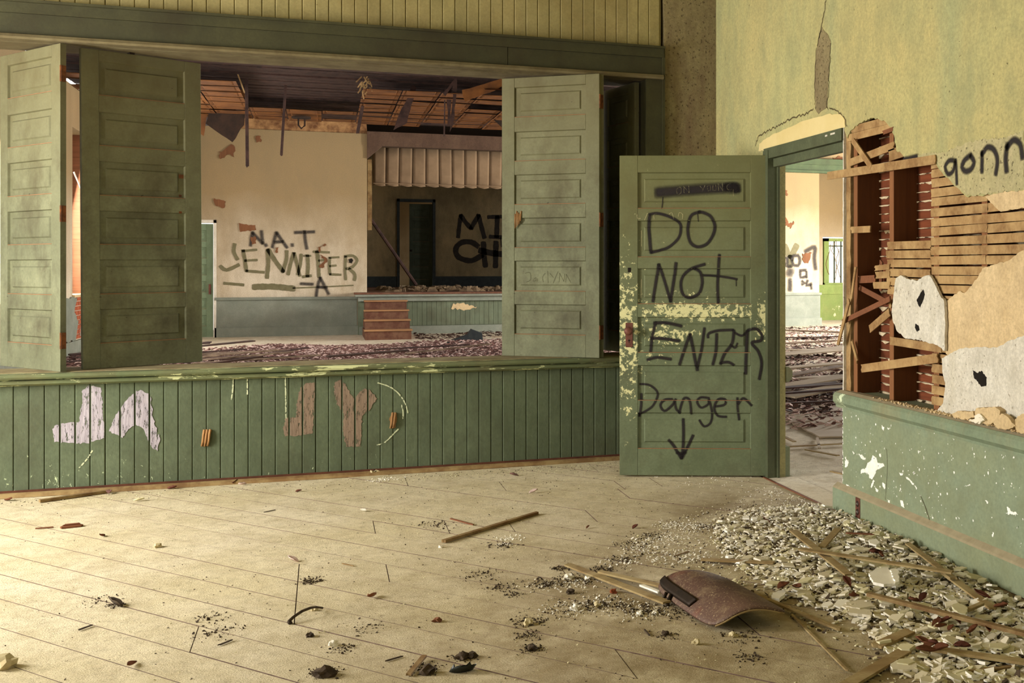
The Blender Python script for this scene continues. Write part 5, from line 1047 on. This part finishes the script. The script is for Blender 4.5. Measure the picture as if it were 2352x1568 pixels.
# curved plywood chair back lying on the rubble
A, B, C_, D_ = PZ(1642, 1452, .004), PZ(1818, 1414, .05), PZ(1498, 1352, .012), PZ(1672, 1332, .06)
e1, e2 = B-A, C_-A
ch = empty('chair_back', (A.x, A.y, 0)); tagit(ch, 'curved dusty brown plywood chair back with an iron bracket on the floor', 'chair back')
def csurf(s, t, lift=0.0):
    p, r = 2*s-1, 2*t-1; p2 = p*(1-.09*abs(r)**7); r2 = r*(1-.10*abs(p)**7); s2, t2 = (p2+1)/2, (r2+1)/2
    z = .055*math.sin(math.pi*min(1, max(0.0, s2)**.85))+.002
    return (A*(1-s2)*(1-t2)+B*s2*(1-t2)+C_*(1-s2)*t2+D_*s2*t2)-Vector((A.x, A.y, 0))+Vector((0, 0, z+lift))
def csheet(s0, s1, t0, t1, l0, l1, nx, ny, mat, name, par):
    mb = MB(); n1 = nx+1
    for l in (l0, l1):
        for j in range(ny+1):
            for i in range(nx+1): mb.v.append(tuple(csurf(s0+(s1-s0)*i/nx, t0+(t1-t0)*j/ny, l)))
    o = n1*(ny+1)
    for j in range(ny):
        for i in range(nx): a = j*n1+i; mb.f += [(a, a+1, a+n1+1, a+n1), (o+a, o+a+n1, o+a+n1+1, o+a+1)]
    for i in range(nx): mb.f += [(i, o+i, o+i+1, i+1), (ny*n1+i, ny*n1+i+1, o+ny*n1+i+1, o+ny*n1+i)]
    for j in range(ny): a = j*n1; mb.f += [(a, a+n1, o+a+n1, o+a), (a+nx, o+a+nx, o+a+n1+nx, a+n1+nx)]
    return mb.obj(name, mat, par, smooth=True)
k = NM('dusty_brown_plywood'); c = k.mix(k.rng(k.noise(3, 5), .35, .65), lin((92, 68, 56)), lin((78, 56, 48))); c = k.mix(k.rng(k.noise(4, 3, .5, (1, 1, 1), 5), .58, .70, 0, .6), c, lin((120, 56, 36)))
c = k.mix(k.rng(k.noise(120, 4, .8), .56, .66, 0, .8), c, lin((170, 150, 116))); c = k.mix(k.rng(k.noise(14, 6, .7, (1, 1, 1), 2), .5, .7, 0, .5), c, lin((140, 120, 92))); m_ply = k.done(c, .6, k.bump(k.noise(80, 4), .3, .003))
csheet(0, 1, 0, 1, 0, .007, 26, 20, m_ply, 'curved_plywood', ch)
csheet(.004, .996, -.004, .004, -.006, .0005, 26, 1, m_lathf, 'plywood_edge', ch)
ib = csheet(.035, .13, .42, .99, .008, .020, 6, 14, m_iron, 'iron_bracket', ch)
MB().tube([csurf(.03, .72, .012), csurf(-.06, .70, -.01)+Vector((0, 0, .01)), csurf(-.07, .66, -.02)+Vector((0, 0, -.005))], .009, 7).obj('bracket_tab', m_iron, ib, smooth=True)
MB().tube([csurf(.02, .80, .012), csurf(-.05, .80, -.01)+Vector((0, 0, .01))], .007, 7).obj('bracket_tab', m_iron, ib, smooth=True)

# dead leaves, clods and scraps
def deadleaf(u, v, s, z, mat, label, seed, group=None):
    q = random.Random(seed); o = MB(); n = 7; a0 = q.uniform(0, 6.28)
    L = q.uniform(.9, 1.3)*s; W = q.uniform(.35, .6)*s
    for i in range(n+1):
        t = i/n; w = W*max(0.0, math.sin(math.pi*min(1, t*.95+.03)))**.8; x = (t-.5)*2*L
        zc = s*(.25+.5*(t-.5)**2*q.uniform(.6, 2)); o.v += [(x, -w, zc+w*.8), (x, 0, zc-s*.12), (x, w*q.uniform(.7, 1.1), zc+w*q.uniform(.4, 1.0))]
    for i in range(n): o.f += [(3*i, 3*i+1, 3*i+4, 3*i+3), (3*i+1, 3*i+2, 3*i+5, 3*i+4)]
    ob = o.obj('dead_leaf', mat, fix=False, smooth=True); ob.location = PZ(u, v, z); ob.rotation_euler = (q.uniform(-.3, .3), q.uniform(-.4, .4), a0)
    sm = ob.modifiers.new('s', 'SOLIDIFY'); sm.thickness = .0012
    return tagit(ob, label, 'leaf', group)
for i, (u, v) in enumerate(((2010, 1272), (2022, 1276), (2098, 1382), (2118, 1378), (2085, 1392), (2150, 1432), (2172, 1428), (2160, 1442), (2185, 1446), (2198, 1424), (2120, 1478), (2132, 1488), (2146, 1482), (2162, 1494), (2126, 1498), (2210, 1488), (2235, 1452), (1960, 1372), (1946, 1340), (2270, 1450), (2300, 1395), (2255, 1370), (1800, 1350), (1832, 1352))):
    deadleaf(u, v, q.uniform(.022, .036), .035, m_dleaf if i % 3 else m_rleaf, 'curled brown dead leaf caught in the rubble heap', 50+i, 'dead leaves in the rubble heap')
for i, (u, v, s, mt, lb) in enumerate(((540, 1110, .035, m_rleaf, 'red dead leaf at the board wall, largest of its cluster'), (556, 1114, .028, m_flw, 'pale pink leaf touching the red one at the board wall'), (395, 1123, .03, m_rleaf, 'small dark red leaf at the foot of the board wall under the gap'), (686, 1129, .02, m_rleaf, 'tiny red leaf right of the lettering on the board wall'), (1226, 1131, .032, m_flw, 'pale pink leaf standing upright in the far middle of the floor'),
    (252, 1133, .03, m_flk, 'mauve leaf at the end of the loose moulding'), (20, 1150, .03, m_dleaf, 'brown leaf at the far left edge of the floor'), (234, 1232, .022, m_dleaf, 'small upright brown leaf on the bright left floor'), (263, 1390, .040, m_dirt, 'dark crumpled leaf on the left floor'), (672, 1288, .032, m_flw, 'pale crumpled leaf beside a butt joint'), (855, 1372, .028, m_red, 'pinkish curled leaf in the centre of the floor'),
    (1460, 1212, .022, m_rleaf, 'red leaf scrap left of the rubble heap'), (1350, 1212, .018, m_dleaf, 'tiny brown leaf in the far right floor'), (320, 1150, .028, m_c3, 'pale yellow-green leaf scrap near the board wall'), (1180, 1092, .025, m_flk, 'small brown leaf below the right end of the board wall'), (835, 1174, .02, m_c2, 'white paper-like scrap in the middle distance'), (300, 1530, .03, m_dleaf, 'brown leaf in the lower left corner'))):
    deadleaf(u, v, s, .002, mt, lb, 90+i)
def clod(u, v, s, mat, name, label, cat, seed, z=0.0, fl=.7, group=None):
    bm = bmesh.new(); bmesh.ops.create_icosphere(bm, subdivisions=2, radius=s)
    for w_ in bm.verts:
        f = 1+.9*noise.noise(w_.co*(1.5/s)+Vector((seed, 0, 0))); w_.co *= f; w_.co.z *= fl
    me = bpy.data.meshes.new(name); bm.to_mesh(me); bm.free(); me.materials.append(mat); o = link(bpy.data.objects.new(name, me)); o.location = PZ(u, v, z)+Vector((0, 0, s*fl*.6)); return tagit(o, label, cat, group)
m_stone = chipm('tan_plaster_lump', (206, 194, 160), (186, 170, 132), (170, 154, 112)); m_ball = plain('orange_brown_nut', (140, 70, 34), (110, 50, 26), .6)
for i, (u, v, s, mt, nm, lb, ct) in enumerate(((1410, 1361, .015, m_ball, 'nut', 'round orange-brown nut left of the chair back', 'nut'), (983, 1546, .024, m_dirt, 'clod', 'round dark clod left of the broken black shard', 'clod'), (745, 1552, .028, m_dirt, 'clod', 'dark clod in the lower left centre', 'clod'), (1062, 1512, .022, m_dirt, 'clod', 'lumpy dark clod above the broken black shard', 'clod'), (1083, 1510, .018, m_dirt, 'clod', 'smaller dark clod right of the lumpy one', 'clod'),
    (1214, 1434, .020, m_stone, 'plaster_lump', 'tan lump ringed with dark dirt below the wide lath', 'plaster'), (1318, 1400, .018, m_c2, 'plaster_lump', 'grey-white lump left of the bracket', 'plaster'), (1306, 1328, .019, m_c2, 'plaster_lump', 'whitish lump beside the wide lath end', 'plaster'), (1349, 1330, .015, m_c2, 'plaster_lump', 'white lump right of the whitish one', 'plaster'), (1598, 1479, .015, m_stone, 'plaster_lump', 'tan lump below the front of the chair back', 'plaster'),
    (1683, 1462, .016, m_stone, 'plaster_lump', 'small lump under the raised rim of the chair back', 'plaster'), (1470, 1410, .013, m_c2, 'plaster_lump', 'pale lump under the bracket, left one', 'plaster'), (1504, 1409, .011, m_c2, 'plaster_lump', 'pale lump under the bracket, right one', 'plaster'), (1372, 1392, .015, m_stone, 'plaster_lump', 'yellowish lump in the dirt left of the bracket', 'plaster'), (1005, 1427, .016, m_red, 'brick_crumb', 'orange brick crumb in the lower middle floor', 'brick crumb'),
    (765, 1482, .016, m_c2, 'plaster_lump', 'small white lump in the lower centre', 'plaster'), (722, 1402, .012, m_stone, 'plaster_lump', 'small tan lump by the bent twig', 'plaster'), (362, 1257, .018, m_stone, 'plaster_lump', 'pale flat lump on the bright left floor', 'plaster'), (12, 1532, .035, m_stone, 'plaster_lump', 'tan lump in the lower left corner', 'plaster'), (1012, 1257, .012, m_c2, 'plaster_lump', 'white crumb at the near end of the straight moulding', 'plaster'), (712, 1461, .014, m_dirt, 'clod', 'small dark clod below the bent twig', 'clod'), (1310, 1362, .018, m_dirt, 'clod', 'dark clod left of the wide lath', 'clod'), (1222, 1492, .018, m_dirt, 'clod', 'dark clod near the lower middle', 'clod'), (1528, 1457, .014, m_dirt, 'clod', 'dark clod below the curved chair back', 'clod'))):
    clod(u, v, s, mt, nm, lb, ct, i*3.7)
ns = clod(858, 1090, .036, m_stone, 'wasp_nest', 'pale papery wasp nest on the floor by the board wall', 'wasp nest', 77, fl=.6)
hc = MB()
for i in range(9):
    a = i*.7; hc.lathe([(.005, 0), (.005, .001)], (.026*math.cos(a)*(.4+.6*(i % 3)/2), -.022, .005+.018*math.sin(a)*(.4+.6*(i % 3)/2)), Vector((0, -1, .3)), 8)
hc.obj('cell', m_black, ns)
o = MB().bar(PZ(140, 1212, .003), PZ(188, 1207, .003), .045, .008, Vector((0, 0, 1)), .012, R).bar(PZ(150, 1207, .011), PZ(180, 1204, .011), .02, .008, Vector((0, 0, 1)), .012, R).obj('wood_flake', m_red); tagit(o, 'ragged rust-brown wood flake on the bright left floor', 'wood scrap')
tw = MB().tube(spline([PZ(663, 1427, .01), PZ(672, 1418, .02), PZ(694, 1403, .03), PZ(712, 1396, .035), PZ(728, 1394, .02), PZ(742, 1396, .012)], .02), .0065, 7, .004).tube([PZ(663, 1427, .008), PZ(668, 1431, .004)], .008, 6).obj('bent_twig', m_dirt, smooth=True)
tagit(tw, 'bent dark twig arched over the floorboards', 'twig')
# black broken shard
P0 = PZ(1062, 1548, .0); sh = MB(); n = 8
for j in range(4):
    for i in range(n+1):
        a = -1.15+2.3*i/n; r = .042; hgt = (.0, .015, .028, .045-.028*abs(math.sin(i*1.9)))[j]
        sh.v.append((P0.x+r*math.sin(a)+hgt*.3, P0.y+.05-r*math.cos(a)*.8-hgt*.5, .002+hgt*(1-.25*abs(a))))
for j in range(3):
    for i in range(n): a = j*(n+1)+i; sh.f.append((a, a+1, a+n+2, a+n+1))
sh = sh.obj('broken_shard', plain('black_broken_bakelite', (44, 46, 40), (30, 32, 28), .45, 10), smooth=True); sm = sh.modifiers.new('s', 'SOLIDIFY'); sm.thickness = .004
tagit(sh, 'broken curved black shard near the bottom edge', 'shard')
# dark dirt patches and fine grit
def patches(L, mat, name, label, seed):
    q = random.Random(seed); mb = MB()
    for u, v, r, n in L:
        c = PZ(u, v)
        for i in range(int(n*1.5)):
            x, y = c.x+q.gauss(0, r*.5), c.y+q.gauss(0, r*.5)
            if x < 2.68: addchip(mb, q, x, y, .0005, .0012+.006*q.random()**2.5, q.uniform(.001, .004), .5)
    return tagit(mb.obj(name, mat), label, 'dirt', kind='stuff')
patches([(1262, 1340, .09, 150), (1285, 1305, .05, 60), (1425, 1285, .08, 90), (1385, 1308, .07, 80), (1330, 1330, .1, 90), (1300, 1400, .12, 90), (1390, 1385, .12, 130), (1215, 1428, .07, 110), (1212, 1460, .06, 60), (1220, 1490, .05, 60), (1480, 1400, .12, 150), (1560, 1405, .12, 130), (1530, 1460, .05, 40), (1700, 1465, .1, 60), (712, 1335, .05, 70), (735, 1334, .02, 20), (262, 1390, .04, 30), (745, 1545, .06, 60), (975, 1535, .06, 70),
    (1065, 1510, .05, 40), (790, 1490, .05, 40), (1460, 1250, .12, 90), (1500, 1230, .1, 60), (1000, 1205, .12, 60), (1160, 1252, .07, 40), (1720, 1510, .06, 50), (1150, 1350, .08, 50), (1180, 1365, .05, 30), (1100, 1320, .1, 50), (840, 1440, .1, 40), (500, 1450, .1, 50), (480, 1420, .08, 40), (230, 1380, .1, 30), (1620, 1210, .08, 50)], m_dirt, 'dark_dirt', 'patches of dark dirt scattered over the near floor', 5)
patches([(1262, 1345, .1, 50), (1330, 1340, .1, 60), (1390, 1385, .14, 110), (1300, 1400, .14, 70), (1480, 1408, .1, 80), (1430, 1290, .1, 70), (1470, 1260, .12, 100), (1520, 1240, .14, 130), (1570, 1280, .14, 160), (1590, 1210, .15, 150), (1540, 1205, .1, 70), (1170, 1235, .06, 50), (1158, 1250, .04, 30), (890, 1100, .08, 60), (860, 1105, .05, 30), (1640, 1104, .3, 40), (1780, 1130, .2, 90), (1850, 1150, .12, 90)], m_c2, 'plaster_crumbs', 'pale crumbs sprinkled left of the heap and by the door', 6)
for seed, mat, n, lb in ((7, m_dirt, 1600, 'fine dark grit over the whole near floor'), (8, m_c3, 2600, 'fine tan grit over the whole near floor')):
    q = random.Random(seed); mb = MB()
    for i in range(n):
        x = q.uniform(-3.2, 2.68) if i % 3 else q.uniform(.3, 2.6); y = q.uniform(3.0, 7.55) if i % 4 else q.gauss(7.45, .08)
        if y > 7.6: continue
        addchip(mb, q, x, y, .0005, q.uniform(.0012, .0045), q.uniform(.001, .003), .3)
    tagit(mb.obj('floor_grit', mat), lb, 'grit', kind='stuff')
# plaster chunks resting on the wainscot cap
for i, (L, x0, th, mt, lb) in enumerate(((([(2239, 935), (2242, 925), (2285, 921), (2297, 930), (2293, 950), (2272, 962), (2242, 958)]), 2.722, .030, m_tan, 'rounded tan plaster chunk standing on the wainscot cap'),
    (([(2186, 960), (2200, 953), (2235, 955), (2239, 968), (2215, 973), (2190, 968)]), 2.722, .025, m_tan, 'thin tan chunk left of the rounded one on the cap'), (([(2238, 970), (2250, 966), (2262, 978), (2250, 990), (2238, 985)]), 2.712, .02, m_c1, 'small chunk at the foot of the rounded one'),
    (([(2280, 978), (2300, 960), (2312, 966), (2333, 990), (2318, 996), (2290, 994)]), 2.712, .02, m_tan, 'pinkish slab leaning on the cap beside the rounded chunk'), (([(2300, 963), (2325, 959), (2330, 972), (2318, 980)]), 2.735, .02, m_c1, 'small tan chunk behind the pinkish slab'),
    (([(2331, 962), (2345, 950), (2375, 945), (2380, 990), (2345, 995), (2333, 985)]), 2.715, .03, m_tan, 'tan chunk at the right edge of the cap'), (([(2225, 990), (2255, 984), (2262, 992), (2240, 998)]), 2.708, .02, m_c1, 'flat crumb lying in front of the small chunk on the cap'))):
    zz = YZ(L, x0); lo = min(p[1] for p in zz); zz = [(a, b-lo+.695) for a, b in zz]
    o = MB().prism(jag(zz, .015, .003, R), lambda a, b: (x0+th, -a, b), lambda a, b: (x0, -a, b)).obj('plaster_chunk', mt); tagit(o, lb, 'plaster')
cb = MB(); q = random.Random(3)
for i in range(320):
    y = 3.75+q.random()**1.5*1.4; addchip(cb, q, q.uniform(2.722, 2.75), y, .696, q.uniform(.003, .011), q.uniform(.002, .008), .4)
tagit(cb.obj('cap_crumbs', m_tan), 'tan crumbs along the top of the wainscot cap', 'crumbs', kind='stuff')
